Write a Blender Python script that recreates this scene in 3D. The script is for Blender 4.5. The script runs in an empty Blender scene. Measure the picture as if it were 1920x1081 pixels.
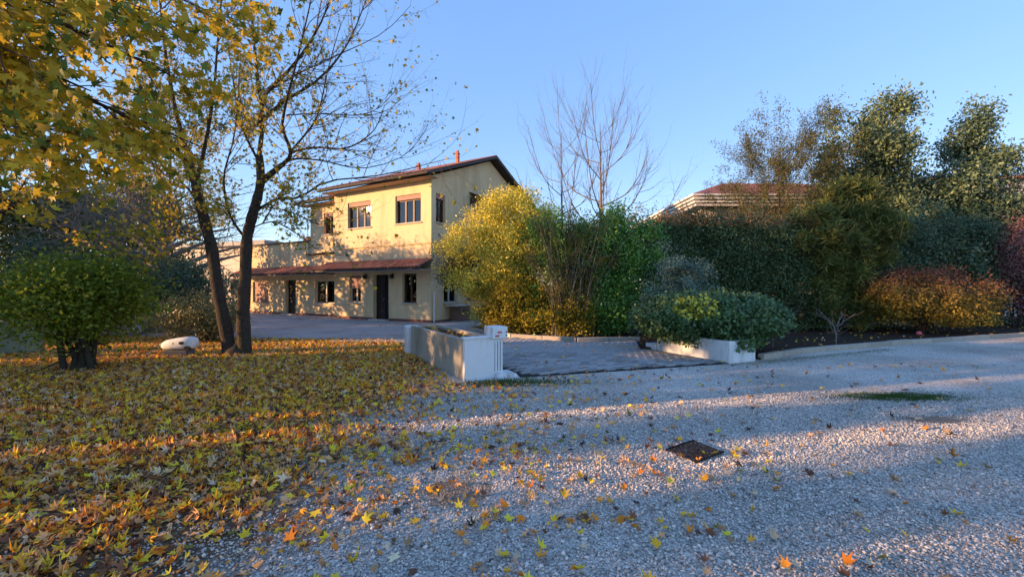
import bpy, math, random
import numpy as np
from mathutils import Vector, Matrix

# ------------------------------------------------------------------ camera, world, sun, exposure
scene = bpy.context.scene
COL = scene.collection
EYE, FPX = 1.55, 770.0            # eye height, focal length in photo pixels (1920 wide, horizon at y=540)
cam = bpy.data.cameras.new("Camera"); camo = bpy.data.objects.new("Camera", cam); COL.objects.link(camo)
cam.sensor_width = 36.0; cam.lens = FPX / 1920 * 36.0; cam.clip_start = 0.05; cam.clip_end = 3000
camo.location = (0, 0, EYE); camo.rotation_euler = (math.radians(90), 0, 0)
scene.camera = camo
SUN_EL = math.radians(10.5)
SUN_H = Vector((-0.97, -0.243, 0)).normalized()       # horizontal direction towards the sun (left, a little behind)
SUN_DIR = (SUN_H * math.cos(SUN_EL) + Vector((0, 0, math.sin(SUN_EL)))).normalized()
world = bpy.data.worlds.new("World"); scene.world = world; world.use_nodes = True
wn = world.node_tree.nodes; wl = world.node_tree.links
sky = wn.new('ShaderNodeTexSky'); sky.sky_type = 'NISHITA'; sky.sun_disc = False
sky.sun_elevation = SUN_EL; sky.sun_rotation = math.atan2(SUN_H.x, SUN_H.y)
sky.air_density = 1.0; sky.dust_density = 0.0; sky.ozone_density = 2.0; sky.altitude = 1500
wn['Background'].inputs['Strength'].default_value = 0.15
sg = wn.new('ShaderNodeGamma'); sg.inputs[1].default_value = 0.35; shs = wn.new('ShaderNodeHueSaturation'); shs.inputs['Saturation'].default_value = 2.1; shs.inputs['Hue'].default_value = 0.522   # soft tone curve over the whole sky
wl.new(sky.outputs[0], sg.inputs[0]); wl.new(sg.outputs[0], shs.inputs['Color']); wl.new(shs.outputs[0], wn['Background'].inputs['Color'])
sl = bpy.data.lights.new("Sun", 'SUN'); sl.energy = 2.0; sl.angle = math.radians(0.55); sl.color = (1.0, 0.58, 0.28)
so = bpy.data.objects.new("Sun", sl); COL.objects.link(so)
so.rotation_euler = SUN_DIR.to_track_quat('Z', 'Y').to_euler(); so.location = (-30, -8, 20)
scene.view_settings.view_transform = 'Standard'; scene.view_settings.look = 'None'
scene.view_settings.exposure = 2.45; scene.view_settings.gamma = 1.0
scene.view_settings.use_curve_mapping = False

R = np.random.default_rng(7)
rnd = random.Random(11)

def px(x, y, d):                  # photo pixel at a known distance -> world
    return np.array([(x - 960) / FPX * d, d, EYE - (y - 540) / FPX * d])
def gp(x, y):                     # photo pixel on the ground
    d = FPX * EYE / (y - 540); return np.array([(x - 960) / FPX * d, d, 0.0])

# ------------------------------------------------------------------ materials
def nt(m):
    m.use_nodes = True; t = m.node_tree; return t, t.nodes, t.links
def setin(n, k, v):
    if k in n.inputs: n.inputs[k].default_value = v
def M(name, base, rough=0.85, var=0.15, scale=6, bump=0.0, bscale=60, spec=0.3, metal=0.0, dirt=None, dscale=1.5, objrand=0.0):
    m = bpy.data.materials.new(name); t, n, l = nt(m); b = n['Principled BSDF']
    setin(b, 'Roughness', rough); setin(b, 'Specular IOR Level', spec); setin(b, 'Metallic', metal)
    tc = n.new('ShaderNodeTexCoord'); no = n.new('ShaderNodeTexNoise')
    no.inputs['Scale'].default_value = scale; no.inputs['Detail'].default_value = 6
    l.new(tc.outputs['Object'], no.inputs['Vector'])
    mx = n.new('ShaderNodeMix'); mx.data_type = 'RGBA'
    mx.inputs[6].default_value = (*[c * (1 - var) for c in base], 1); mx.inputs[7].default_value = (*[min(1, c * (1 + var)) for c in base], 1)
    l.new(no.outputs['Fac'], mx.inputs[0]); out = mx.outputs[2]
    if dirt:
        n2 = n.new('ShaderNodeTexNoise'); n2.inputs['Scale'].default_value = dscale; n2.inputs['Detail'].default_value = 8; n2.inputs['Roughness'].default_value = 0.7
        mp = n.new('ShaderNodeMapping'); mp.inputs['Scale'].default_value = (1, 1, 0.25)
        l.new(tc.outputs['Object'], mp.inputs[0]); l.new(mp.outputs[0], n2.inputs['Vector'])
        cr = n.new('ShaderNodeValToRGB'); cr.color_ramp.elements[0].position = 0.5; cr.color_ramp.elements[1].position = 0.72
        l.new(n2.outputs['Fac'], cr.inputs[0])
        m2 = n.new('ShaderNodeMix'); m2.data_type = 'RGBA'; l.new(cr.outputs[0], m2.inputs[0]); l.new(out, m2.inputs[6]); m2.inputs[7].default_value = (*dirt, 1)
        out = m2.outputs[2]
    if objrand:
        oi = n.new('ShaderNodeObjectInfo'); hs = n.new('ShaderNodeHueSaturation')
        mr = n.new('ShaderNodeMapRange'); mr.inputs[3].default_value = 1 - objrand; mr.inputs[4].default_value = 1 + objrand
        l.new(oi.outputs['Random'], mr.inputs[0]); l.new(mr.outputs[0], hs.inputs['Value']); l.new(out, hs.inputs['Color']); out = hs.outputs[0]
    l.new(out, b.inputs['Base Color'])
    if bump:
        nb = n.new('ShaderNodeTexNoise'); nb.inputs['Scale'].default_value = bscale; nb.inputs['Detail'].default_value = 4
        l.new(tc.outputs['Object'], nb.inputs['Vector']); bp = n.new('ShaderNodeBump'); bp.inputs['Strength'].default_value = bump; bp.inputs['Distance'].default_value = 0.02
        l.new(nb.outputs['Fac'], bp.inputs['Height']); l.new(bp.outputs[0], b.inputs['Normal'])
    return m
def leafmat(name, trans=0.4, rough=0.55, spec=0.3, col=None):
    m = bpy.data.materials.new(name); t, n, l = nt(m); b = n['Principled BSDF']
    setin(b, 'Roughness', rough); setin(b, 'Specular IOR Level', spec)
    if col is None:
        a = n.new('ShaderNodeAttribute'); a.attribute_name = 'Col'; c = a.outputs['Color']
    else:
        oi = n.new('ShaderNodeObjectInfo'); hs = n.new('ShaderNodeHueSaturation'); hs.inputs['Color'].default_value = (*col, 1)
        mr = n.new('ShaderNodeMapRange'); mr.inputs[3].default_value = 0.65; mr.inputs[4].default_value = 1.3
        l.new(oi.outputs['Random'], mr.inputs[0]); l.new(mr.outputs[0], hs.inputs['Value']); c = hs.outputs[0]
    l.new(c, b.inputs['Base Color'])
    tr = n.new('ShaderNodeBsdfTranslucent'); l.new(c, tr.inputs['Color'])
    ms = n.new('ShaderNodeMixShader'); ms.inputs[0].default_value = trans
    l.new(b.outputs[0], ms.inputs[1]); l.new(tr.outputs[0], ms.inputs[2]); l.new(ms.outputs[0], n['Material Output'].inputs['Surface'])
    return m
def glassmat():
    m = bpy.data.materials.new('window_glass'); t, n, l = nt(m)
    g = n.new('ShaderNodeBsdfGlossy'); g.inputs['Roughness'].default_value = 0.02
    tr = n.new('ShaderNodeBsdfTransparent'); tr.inputs['Color'].default_value = (.85, .9, .9, 1)
    f = n.new('ShaderNodeFresnel'); f.inputs['IOR'].default_value = 1.9
    ms = n.new('ShaderNodeMixShader'); l.new(f.outputs[0], ms.inputs[0]); l.new(tr.outputs[0], ms.inputs[1]); l.new(g.outputs[0], ms.inputs[2])
    l.new(ms.outputs[0], n['Material Output'].inputs['Surface']); return m
MAT = dict(
    stucco=M('yellow_stucco', (.70, .55, .33), .92, .07, 2.5, .25, 90, .1, dirt=(.50, .38, .22), dscale=.9),
    base=M('plinth_red', (.20, .09, .07), .8, .2, 10), roofdark=M('dark_eave', (.055, .045, .042), .7, .25, 8),
    soffit=M('soffit', (.42, .30, .22), .8, .1, 5), tile=M('terracotta_tile', (.42, .15, .085), .8, .3, 14, .3, 40, .2, objrand=.3),
    frame=M('brown_window_frame', (.11, .055, .04), .5, .2, 12), shutter=M('roller_shutter', (.36, .21, .17), .7, .1, 20),
    reveal=M('window_reveal', (.50, .38, .20), .9, .08, 4), sill=M('stone_sill', (.55, .50, .43), .8, .1, 9),
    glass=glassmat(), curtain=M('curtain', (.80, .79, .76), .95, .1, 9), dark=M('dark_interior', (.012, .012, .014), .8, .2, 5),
    door=M('dark_door', (.018, .016, .018), .35, .2, 8), white=M('white_paint', (.74, .76, .78), .75, .05, 4, .15, 60, .2, dirt=(.36, .36, .33), dscale=3.2),
    whiteclean=M('white_plain', (.76, .77, .78), .7, .04, 5), concrete=M('weathered_concrete', (.38, .35, .29), .92, .15, 5, .35, 60, .1, dirt=(.20, .19, .15), dscale=2.5),
    grey=M('grey_metal', (.25, .25, .26), .6, .1, 10), red=M('red_reflector', (.55, .02, .02), .3, .1, 5, spec=.6), black=M('black_plastic', (.015, .015, .017), .5, .1, 9),
    paver=M('grey_paver', (.32, .305, .295), .9, .25, 20, .3, 90, .15, objrand=.28), soil=M('bed_soil', (.055, .038, .028), 1, .5, 12, .8, 30, .05),
    asphalt=M('yard_concrete', (.36, .34, .325), .95, .2, 1.2, .3, 120, .1, dirt=(.22, .195, .18), dscale=.5), kerb=M('kerb_stone', (.40, .36, .30), .95, .2, 7, .3, 70, .1, objrand=.12),
    bark=M('bark_dark', (.058, .045, .037), .95, .7, 18, 1.0, 26, .1, dirt=(.045, .05, .03), dscale=5), twig=M('twig_brown', (.085, .06, .048), .9, .3, 10), twiggrey=M('twig_grey', (.22, .185, .165), .9, .3, 10),
    baregrey=M('bark_greybrown', (.15, .115, .095), .9, .3, 10), iron=M('rusty_iron', (.022, .015, .014), .7, .4, 30, .4, 80), pale=M('pale_render', (.60, .53, .43), .9, .08, 2, dirt=(.4, .36, .3)),
    fascia=M('white_fascia', (.72, .70, .66), .7, .05, 4), roofred=M('red_roof_tiles', (.36, .11, .07), .85, .25, 6, .5, 30), greyblock=M('grey_block', (.13, .125, .13), .95, .2, 14, .4, 60),
    pink=M('pink_rubber', (.75, .16, .22), .5, .05, 6), brownmetal=M('brown_cabinet', (.20, .13, .10), .6, .2, 8), bluewhite=M('white_door_panel', (.62, .66, .72), .6, .05, 5),
    leaf=leafmat('leaf_thin', .4), leafdark=leafmat('leaf_glossy', .18, .4, .45), litter=leafmat('leaf_dry', .12, .8, .15), stone=leafmat('gravel_stone', 0.0, .85, .25), grass=leafmat('grass_blade', .35))
LEAFCOL = dict(yellow=(.60, .43, .03), gold=(.58, .35, .025), green=(.22, .27, .03), ochre=(.42, .29, .04))
for k, c in LEAFCOL.items(): MAT['l_' + k] = leafmat('maple_leaf_' + k, .45, .55, .3, c)
DRYCOL = dict(yellow=(.85, .46, .04), orange=(.66, .24, .03), tan=(.52, .32, .16), pale=(.56, .46, .33), brown=(.15, .075, .045), dark=(.06, .04, .032), olive=(.20, .20, .05))
for k, c in DRYCOL.items(): MAT['d_' + k] = leafmat('dry_leaf_' + k, .1, .8, .15, c)

# ------------------------------------------------------------------ object helpers
def tag(o, label=None, cat=None, group=None, kind=None):
    if label: o['label'] = label
    if cat: o['category'] = cat
    if group: o['group'] = group
    if kind: o['kind'] = kind
    return o
def empty(name, loc=(0, 0, 0), rz=0.0, **kw):
    o = bpy.data.objects.new(name, None); COL.objects.link(o); o.location = loc; o.rotation_euler = (0, 0, rz); o.empty_display_size = .2
    return tag(o, **kw)
def link(name, me, parent=None, loc=None, **kw):
    o = bpy.data.objects.new(name, me); COL.objects.link(o)
    if parent is not None: o.parent = parent
    if loc is not None: o.location = loc
    return tag(o, **kw)
class MB:
    def __init__(s): s.v = []; s.f = []
    def add(s, vs, fs):
        b = len(s.v); s.v += [tuple(float(c) for c in v) for v in vs]; s.f += [tuple(i + b for i in f) for f in fs]; return s
    def box(s, x0, x1, y0, y1, z0, z1):
        return s.add([(x0, y0, z0), (x1, y0, z0), (x1, y1, z0), (x0, y1, z0), (x0, y0, z1), (x1, y0, z1), (x1, y1, z1), (x0, y1, z1)],
                     [(0, 3, 2, 1), (4, 5, 6, 7), (0, 1, 5, 4), (1, 2, 6, 5), (2, 3, 7, 6), (3, 0, 4, 7)])
    def prism(s, poly, z0, z1):
        n = len(poly); return s.add([(p[0], p[1], z0) for p in poly] + [(p[0], p[1], z1) for p in poly],
                     [tuple(range(n))[::-1], tuple(range(n, 2 * n))] + [(i, (i + 1) % n, n + (i + 1) % n, n + i) for i in range(n)])
    def slab(s, quad, th):           # a thick sheet: four corners, thickness downward
        return s.add(list(quad) + [(q[0], q[1], q[2] - th) for q in quad], [(0, 1, 2, 3), (7, 6, 5, 4), (0, 4, 5, 1), (1, 5, 6, 2), (2, 6, 7, 3), (3, 7, 4, 0)])
    def lathe(s, prof, c=(0, 0, 0), n=16, axis='z'):
        vs = []
        for r, h in prof:
            for k in range(n):
                a = 2 * math.pi * k / n; p = (r * math.cos(a), r * math.sin(a), h)
                if axis == 'y': p = (p[0], p[2], p[1])
                if axis == 'x': p = (p[2], p[0], p[1])
                vs.append((p[0] + c[0], p[1] + c[1], p[2] + c[2]))
        m = len(prof)
        fs = [(i * n + k, i * n + (k + 1) % n, (i + 1) * n + (k + 1) % n, (i + 1) * n + k) for i in range(m - 1) for k in range(n)]
        return s.add(vs, fs + [tuple(range(n))[::-1], tuple(range((m - 1) * n, m * n))])
    def mesh(s, name, mat, smooth=False, bevel=0):
        me = bpy.data.meshes.new(name); me.from_pydata(s.v, [], s.f); me.materials.append(mat)
        if smooth: me.polygons.foreach_set('use_smooth', [True] * len(me.polygons))
        me.update(); return me
    def build(s, name, mat, parent=None, smooth=False, bevel=0, **kw):
        o = link(name, s.mesh(name, mat, smooth), parent, **kw)
        if bevel:
            bm = o.modifiers.new('Bevel', 'BEVEL'); bm.width = bevel; bm.segments = 2; bm.limit_method = 'ANGLE'
        return o
def fast_mesh(name, V, F, mat, col=None, smooth=False):
    me = bpy.data.meshes.new(name); V = np.ascontiguousarray(V, np.float32); F = np.ascontiguousarray(F, np.int32); nf, k = F.shape
    me.vertices.add(len(V)); me.vertices.foreach_set('co', V.ravel()); me.loops.add(nf * k); me.loops.foreach_set('vertex_index', F.ravel())
    me.polygons.add(nf); me.polygons.foreach_set('loop_start', np.arange(0, nf * k, k, dtype=np.int32))
    if smooth: me.polygons.foreach_set('use_smooth', np.ones(nf, bool))
    if col is not None:
        a = me.color_attributes.new('Col', 'FLOAT_COLOR', 'POINT'); c = np.ones((len(V), 4), np.float32); c[:, :3] = col; a.data.foreach_set('color', c.ravel())
    me.materials.append(mat); me.update(calc_edges=True); return me
def norm(a): return a / np.maximum(np.linalg.norm(a, axis=-1, keepdims=True), 1e-9)
# leaf templates (x along the leaf, y across, z out of it)
RH = (np.array([(0, 0, 0), (.5, .5, .12), (1, 0, 0), (.5, -.5, .12)]), np.array([(0, 1, 2), (0, 2, 3)]))
def maple(curl=0.2, seed=0):
    r = random.Random(seed); ang = [0, 24, 47, 72, 100, 130, 180, -130, -100, -72, -47, -24]; rad = [1, .42, .88, .40, .62, .30, .16, .30, .62, .40, .88, .42]
    vs = [(0.05, 0, 0)]
    for a, q in zip(ang, rad):
        q *= r.uniform(.9, 1.1); a = math.radians(a); x, y = q * math.cos(a), q * math.sin(a); vs.append((x, y, curl * (x * x * r.uniform(.3, 1.3) + y * y * r.uniform(.5, 1.5))))
    return np.array(vs), np.array([(0, i, i % 12 + 1) for i in range(1, 13)])
MAPLES = [maple(c, i) for i, c in enumerate((.2, .55, -.45, .95, 1.3, -.9))]
for i_, q_ in ((1, .85), (4, .5), (5, .6)): MAPLES[i_][0][:, 1] *= q_; MAPLES[i_][0][:, 2] += .35 * np.abs(MAPLES[i_][0][:, 1]) * (1 if i_ != 5 else -1)
def leaves(name, P, size, col, mat, parent=None, tmpl=RH, width=.45, nbias=(0, 0, .3), tdir=(0, 0, 0), flat=1.0, rng=R, **kw):
    N = len(P); size = np.broadcast_to(size, (N,))
    if mat is MAT['leafdark']: col = col * 2.5
    if mat is MAT['litter']: col = np.minimum(col * np.array([1.4, 1.22, 1.05]), .88)
    nrm = norm(rng.normal(size=(N, 3)) * flat + np.asarray(nbias)); t = rng.normal(size=(N, 3)) + np.asarray(tdir)
    t = norm(t - (t * nrm).sum(1, keepdims=True) * nrm); b = np.cross(nrm, t)
    V0, F0 = tmpl; w = width if tmpl is RH else 1.0; k = len(V0)
    V = P[:, None, :] + size[:, None, None] * (V0[None, :, 0:1] * t[:, None] + w * V0[None, :, 1:2] * b[:, None] + V0[None, :, 2:3] * nrm[:, None])
    F = (F0[None] + (np.arange(N) * k)[:, None, None]).reshape(-1, 3)
    return link(name, fast_mesh(name, V.reshape(-1, 3), F, mat, np.repeat(np.clip(col, .004, .95), k, 0)), parent, **kw)
def cloud(ells, N, clumps=120, cr=.22, shell=.45, rng=R, zmin=.06):
    w = np.array([e[1][0] * e[1][1] + e[1][1] * e[1][2] for e in ells], float); w /= w.sum(); C = []
    for e, q in zip(ells, w):
        n = max(3, int(clumps * q))
        if len(e) > 2:                                   # clipped hedge: most clumps on the front and top
            p = rng.uniform(-1, 1, (n, 3)); u = rng.random(n); m = np.abs(rng.normal(size=n))
            p[u < .5, 1] = -1 + m[u < .5] * .25; k = (u >= .5) & (u < .75); p[k, 2] = 1 - m[k] * .14
            q_ = np.asarray(e[0]) + p * np.asarray(e[1]); q_[:, 2] *= 1 + .07 * np.sin(q_[:, 0] * 2.3) + .05 * np.sin(q_[:, 0] * 5.7 + q_[:, 1]) + np.where(rng.random(n) < .1, rng.random(n) * .12, 0); q_[:, 1] += .16 * np.sin(q_[:, 0] * 3.1 + q_[:, 2] * 2.2); C.append(q_); continue
        d = norm(rng.normal(size=(n, 3))); r = rng.random(n) ** shell
        C.append(np.asarray(e[0]) + d * r[:, None] * np.asarray(e[1]))
    C = np.concatenate(C); i = rng.integers(0, len(C), N); P = C[i] + rng.normal(size=(N, 3)) * cr
    k = P[:, 2] > zmin; return P[k], i[k], C
def colmix(i, n, A, B, rng=R, jit=.18, Ccol=None):
    u = rng.random(n)[i] * .7 + rng.random(len(i)) * .3
    c = np.asarray(A) * (1 - u[:, None]) + np.asarray(B) * u[:, None]
    return c * (1 + rng.normal(size=(len(i), 1)) * jit)
# tubes: list of (points, radii)
def tubes(name, lines, mat, parent=None, sides=None, **kw):
    Vs, Fs, off = [], [], 0; groups = {}
    for p, r in lines: groups.setdefault((len(p), sides or (8 if r[0] > .08 else 5 if r[0] > .02 else 3)), []).append((p, r))
    for (n, s), L in groups.items():
        P = np.array([l[0] for l in L], float); r = np.array([l[1] for l in L], float); T = norm(np.gradient(P, axis=1))
        ref = np.where(np.abs(T[..., 2:3]) > .9, np.array([1., 0, 0]), np.array([0, 0, 1.])); A = norm(np.cross(T, ref)); B = np.cross(T, A)
        th = np.arange(s) * 2 * np.pi / s
        V = P[:, :, None] + r[:, :, None, None] * (np.cos(th)[None, None, :, None] * A[:, :, None] + np.sin(th)[None, None, :, None] * B[:, :, None])
        N = len(L); base = off + np.arange(N)[:, None, None] * (n * s) + np.arange(n - 1)[None, :, None] * s; k = np.arange(s)[None, None]; k2 = (k + 1) % s
        Fs.append(np.stack([base + k, base + k2, base + s + k2, base + s + k], -1).reshape(-1, 4)); Vs.append(V.reshape(-1, 3)); off += N * n * s
    return link(name, fast_mesh(name, np.concatenate(Vs), np.concatenate(Fs), mat, smooth=True), parent, **kw)
def smooth_line(pts, n):
    pts = np.asarray(pts, float); m = len(pts); t = np.linspace(0, m - 1, n); out = []
    for q in t:
        i = min(int(q), m - 2); f = q - i; p0, p1, p2, p3 = pts[max(i - 1, 0)], pts[i], pts[i + 1], pts[min(i + 2, m - 1)]
        out.append(.5 * (2 * p1 + (p2 - p0) * f + (2 * p0 - 5 * p1 + 4 * p2 - p3) * f * f + (3 * p1 - p0 - 3 * p2 + p3) * f ** 3))
    return np.array(out)
def spray(parent_line, n, L, spread=.9, up=.5, rng=R, r0=None, t0=.25, bias=(0, 0, 0), np_=6, wob=.12):
    """side shoots along one limb"""
    P, r = parent_line; out = []; m = len(P)
    for _ in range(n):
        q = rng.uniform(t0, 1) * (m - 1.001); i = int(q); p = P[i] + (P[i + 1] - P[i]) * (q - i); t = norm(P[i + 1] - P[i])
        d = norm(t + rng.normal(size=3) * spread + np.asarray(bias)); l = L * rng.uniform(.5, 1.2); rr = min(r[i] * .6, r0 if r0 else 9)
        pts = [p]
        for k in range(np_ - 1):
            pts.append(pts[-1] + d * l / (np_ - 1)); d = norm(d + rng.normal(size=3) * wob + np.array([0, 0, up * .25]))
        out.append((np.array(pts), np.linspace(rr, rr * .25, np_)))
    return out
def along(lines, n, t0=.2, rng=R, jit=.04):
    idx = rng.integers(0, len(lines), n); P = np.empty((n, 3))
    for j, i in enumerate(idx):
        p = lines[i][0]; q = rng.uniform(t0, 1) * (len(p) - 1.001); k = int(q); P[j] = p[k] + (p[k + 1] - p[k]) * (q - k)
    return P + rng.normal(size=(n, 3)) * jit

# ------------------------------------------------------------------ ground (one sheet: gravel, with leafy soil to the left)
def ground_mat():
    m = bpy.data.materials.new('gravel_and_soil'); t, n, l = nt(m); b = n['Principled BSDF']; setin(b, 'Roughness', .95); setin(b, 'Specular IOR Level', .15)
    tc = n.new('ShaderNodeTexCoord'); sp = n.new('ShaderNodeSeparateXYZ'); l.new(tc.outputs['Object'], sp.inputs[0])
    vo = n.new('ShaderNodeTexVoronoi'); vo.inputs['Scale'].default_value = 62; l.new(tc.outputs['Object'], vo.inputs['Vector'])
    cr = n.new('ShaderNodeValToRGB'); e = cr.color_ramp.elements; e[0].color = (.33, .30, .265, 1); e[1].color = (.78, .72, .64, 1); e[0].position = .1; e[1].position = .9
    sc = n.new('ShaderNodeSeparateColor'); l.new(vo.outputs['Color'], sc.inputs[0]); l.new(sc.outputs[0], cr.inputs[0])
    nl = n.new('ShaderNodeTexNoise'); nl.inputs['Scale'].default_value = .55; nl.inputs['Detail'].default_value = 5; l.new(tc.outputs['Object'], nl.inputs['Vector'])
    big = n.new('ShaderNodeMix'); big.data_type = 'RGBA'; big.blend_type = 'MULTIPLY'; big.inputs[0].default_value = 1
    c2 = n.new('ShaderNodeValToRGB'); c2.color_ramp.elements[0].color = (.72, .70, .68, 1); c2.color_ramp.elements[1].color = (1, 1, 1, 1); c2.color_ramp.elements[0].position = .35; c2.color_ramp.elements[1].position = .6
    l.new(nl.outputs['Fac'], c2.inputs[0]); l.new(cr.outputs[0], big.inputs[6]); l.new(c2.outputs[0], big.inputs[7])
    # soil colour
    ns = n.new('ShaderNodeTexNoise'); ns.inputs['Scale'].default_value = 9; ns.inputs['Detail'].default_value = 8; l.new(tc.outputs['Object'], ns.inputs['Vector'])
    cs = n.new('ShaderNodeValToRGB'); cs.color_ramp.elements[0].color = (.06, .04, .025, 1); cs.color_ramp.elements[1].color = (.20, .13, .07, 1)
    l.new(ns.outputs['Fac'], cs.inputs[0])
    # mask: soil where x < -1.7 (noisy) or where bare damp patches lie
    def math_(op, a, bb=None, cc=None):
        q = n.new('ShaderNodeMath'); q.operation = op
        for k, v in enumerate((a, bb, cc)):
            if v is None: continue
            if hasattr(v, 'links'): l.new(v, q.inputs[k])
            else: q.inputs[k].default_value = v
        return q.outputs[0]
    edge = math_('ADD', sp.outputs[0], math_('MULTIPLY_ADD', nl.outputs['Fac'], 2.6, -1.3))
    edge = math_('ADD', edge, math_('MULTIPLY_ADD', ns.outputs['Fac'], 1.2, -.6))
    m1 = n.new('ShaderNodeMapRange'); m1.inputs[1].default_value = -1.2; m1.inputs[2].default_value = -2.2; l.new(edge, m1.inputs[0])
    mask = m1.outputs[0]
    for (cx, cy, rx, ry) in ((-.42, 3.15, .34, .26), (5.0, 4.85, .55, .22), (5.5, 5.85, .85, .24)):
        dx = math_('DIVIDE', math_('SUBTRACT', sp.outputs[0], cx), rx); dy = math_('DIVIDE', math_('SUBTRACT', sp.outputs[1], cy), ry)
        d2 = math_('ADD', math_('MULTIPLY', dx, dx), math_('MULTIPLY', dy, dy)); d2 = math_('ADD', d2, math_('MULTIPLY_ADD', ns.outputs['Fac'], 2.4, -1.2))
        mr = n.new('ShaderNodeMapRange'); mr.inputs[1].default_value = 1.2; mr.inputs[2].default_value = .2; mr.inputs[4].default_value = .75; l.new(d2, mr.inputs[0])
        mask = math_('MAXIMUM', mask, mr.outputs[0])
    fin = n.new('ShaderNodeMix'); fin.data_type = 'RGBA'; l.new(mask, fin.inputs[0]); l.new(big.outputs[2], fin.inputs[6]); l.new(cs.outputs[0], fin.inputs[7]); l.new(fin.outputs[2], b.inputs['Base Color'])
    bp = n.new('ShaderNodeBump'); bp.inputs['Strength'].default_value = .8; bp.inputs['Distance'].default_value = .012; l.new(vo.outputs['Distance'], bp.inputs['Height']); bp.invert = True; l.new(bp.outputs[0], b.inputs['Normal'])
    return m
g = MB(); g.add([(-900, -900, 0), (900, -900, 0), (900, 1500, 0), (-900, 1500, 0)], [(0, 1, 2, 3)])
ground = g.build('ground', ground_mat(), kind='structure')

def inpoly(P, poly):
    x, y = P[:, 0], P[:, 1]; ins = np.zeros(len(P), bool); n = len(poly)
    for i in range(n):
        x1, y1 = poly[i][:2]; x2, y2 = poly[(i + 1) % n][:2]
        c = ((y1 > y) != (y2 > y)) & (x < (x2 - x1) * (y - y1) / (y2 - y1 + 1e-12) + x1); ins ^= c
    return ins
# yard in front of the house
YARD = [(-24, 14.2), (-9.5, 12.6), (-2.6, 12.2), (.05, 12.95), (-1.45, 15.3), (-.2, 18), (2.5, 23), (-9, 34), (-30, 36)]
y_ = MB(); y_.prism(YARD, -.05, .008); y_.build('yard_pavement', MAT['asphalt'], kind='structure')
# driveway of grey block pavers
DRIVE = [(.18, 7.15), (4.62, 8.50), (3.30, 10.42), (3.75, 12.05), (1.9, 11.72), (.1, 12.8), (-2.5, 12.1), (-1.78, 10.35)]
drive = MB().prism(DRIVE, -.05, .010).build('driveway', M('joint_sand', (.03, .028, .026), 1, .3, 20), kind='structure')
W_AX = np.array([-.53, .848]); W_PX = np.array([.848, .53]); PL, PW = .235, .118
pv = []
for i in range(-30, 60):
    for j in range(-10, 60):
        a = (i + .5 * (j % 2)) * PL; c = j * PW; q = np.array([.18, 7.15]) + W_PX * a + W_AX * c
        cs = np.array([q + W_PX * sx * PL * .5 + W_AX * sy * PW * .5 for sx in (-1, 1) for sy in (-1, 1)])
        if inpoly(cs, DRIVE).all(): pv.append(q)
pv.sort(key=lambda q: q[0] ** 2 + q[1] ** 2)
def paver_mb(mb, q, dz=0):
    def P(a, c, z): w = q + W_PX * a + W_AX * c; return (w[0], w[1], z)
    h, e = .036 + dz, .010; L, Wd = PL / 2 - .009, PW / 2 - .010
    mb.add([P(-L, -Wd, .011), P(L, -Wd, .011), P(L, Wd, .011), P(-L, Wd, .011), P(-L, -Wd, h - e), P(L, -Wd, h - e), P(L, Wd, h - e), P(-L, Wd, h - e), P(-L + e, -Wd + e, h), P(L - e, -Wd + e, h), P(L - e, Wd - e, h), P(-L + e, Wd - e, h)],
           [(0, 1, 5, 4), (1, 2, 6, 5), (2, 3, 7, 6), (3, 0, 4, 7), (4, 5, 9, 8), (5, 6, 10, 9), (6, 7, 11, 10), (7, 4, 8, 11), (8, 9, 10, 11)])
mb = MB(); paver_mb(mb, np.zeros(2)); pme = mb.mesh('paver', MAT['paver'])
for q in pv[:300]:
    o = link('paver', pme, drive, (q[0], q[1], rnd.uniform(-.003, .003))); o.rotation_euler = (rnd.uniform(-.015, .015), rnd.uniform(-.015, .015), 0)
mb = MB()
for q in pv[300:]: paver_mb(mb, q, rnd.uniform(-.003, .003))
mb.build('pavers', MAT['paver'], drive, kind='stuff')
# planting bed behind the kerb, with kerb stones
KERB1 = [(-.95, 16.6), (-1.62, 15.2), (0, 12.95), (1.87, 11.85), (3.75, 12.1)]
KERB2 = [(5.42, 8.95), (6.9, 9.86), (11.1, 11.5), (16.5, 13.3), (24, 15.2)]
BED = KERB1 + [(3.3, 10.5), (4.3, 10.5), (5.42, 8.95)] + KERB2[1:] + [(26, 30), (0, 30)]
MB().prism(BED, -.05, .05).build('garden_bed', MAT['soil'], kind='structure')
def kerb(name, pts, w, h, seg=.9):
    base = MB(); pts = [np.array(p, float) for p in pts]; root = None; ps = []
    for a, c in zip(pts[:-1], pts[1:]):
        L = np.linalg.norm(c - a); n = max(1, round(L / seg)); d = (c - a) / L; nn = np.array([-d[1], d[0]])
        for k in range(n):
            s0, s1 = a + d * (L * k / n + .006), a + d * (L * (k + 1) / n - .006); ps.append([s0 - nn * w / 2, s1 - nn * w / 2, s1 + nn * w / 2, s0 + nn * w / 2])
    root = empty(name, kind='structure')
    for q in ps: MB().prism(q, -.03, h + rnd.uniform(-.008, .008)).build('kerb_stone', MAT['kerb'], root, bevel=.012)
kerb('kerb', KERB1, .14, .13); kerb('kerb', KERB2, .13, .12); kerb('kerb', [(2.45, 11.0), (3.22, 10.45)], .13, .07)
kerb('bed_edging', [(8.5, 15.2), (13, 15.9), (19, 17.4), (26, 19.5)], .16, .32, 1.6); kerb('kerb', [(-5.2, 11.75), (-2.65, 11.85)], .16, .07)

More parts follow.
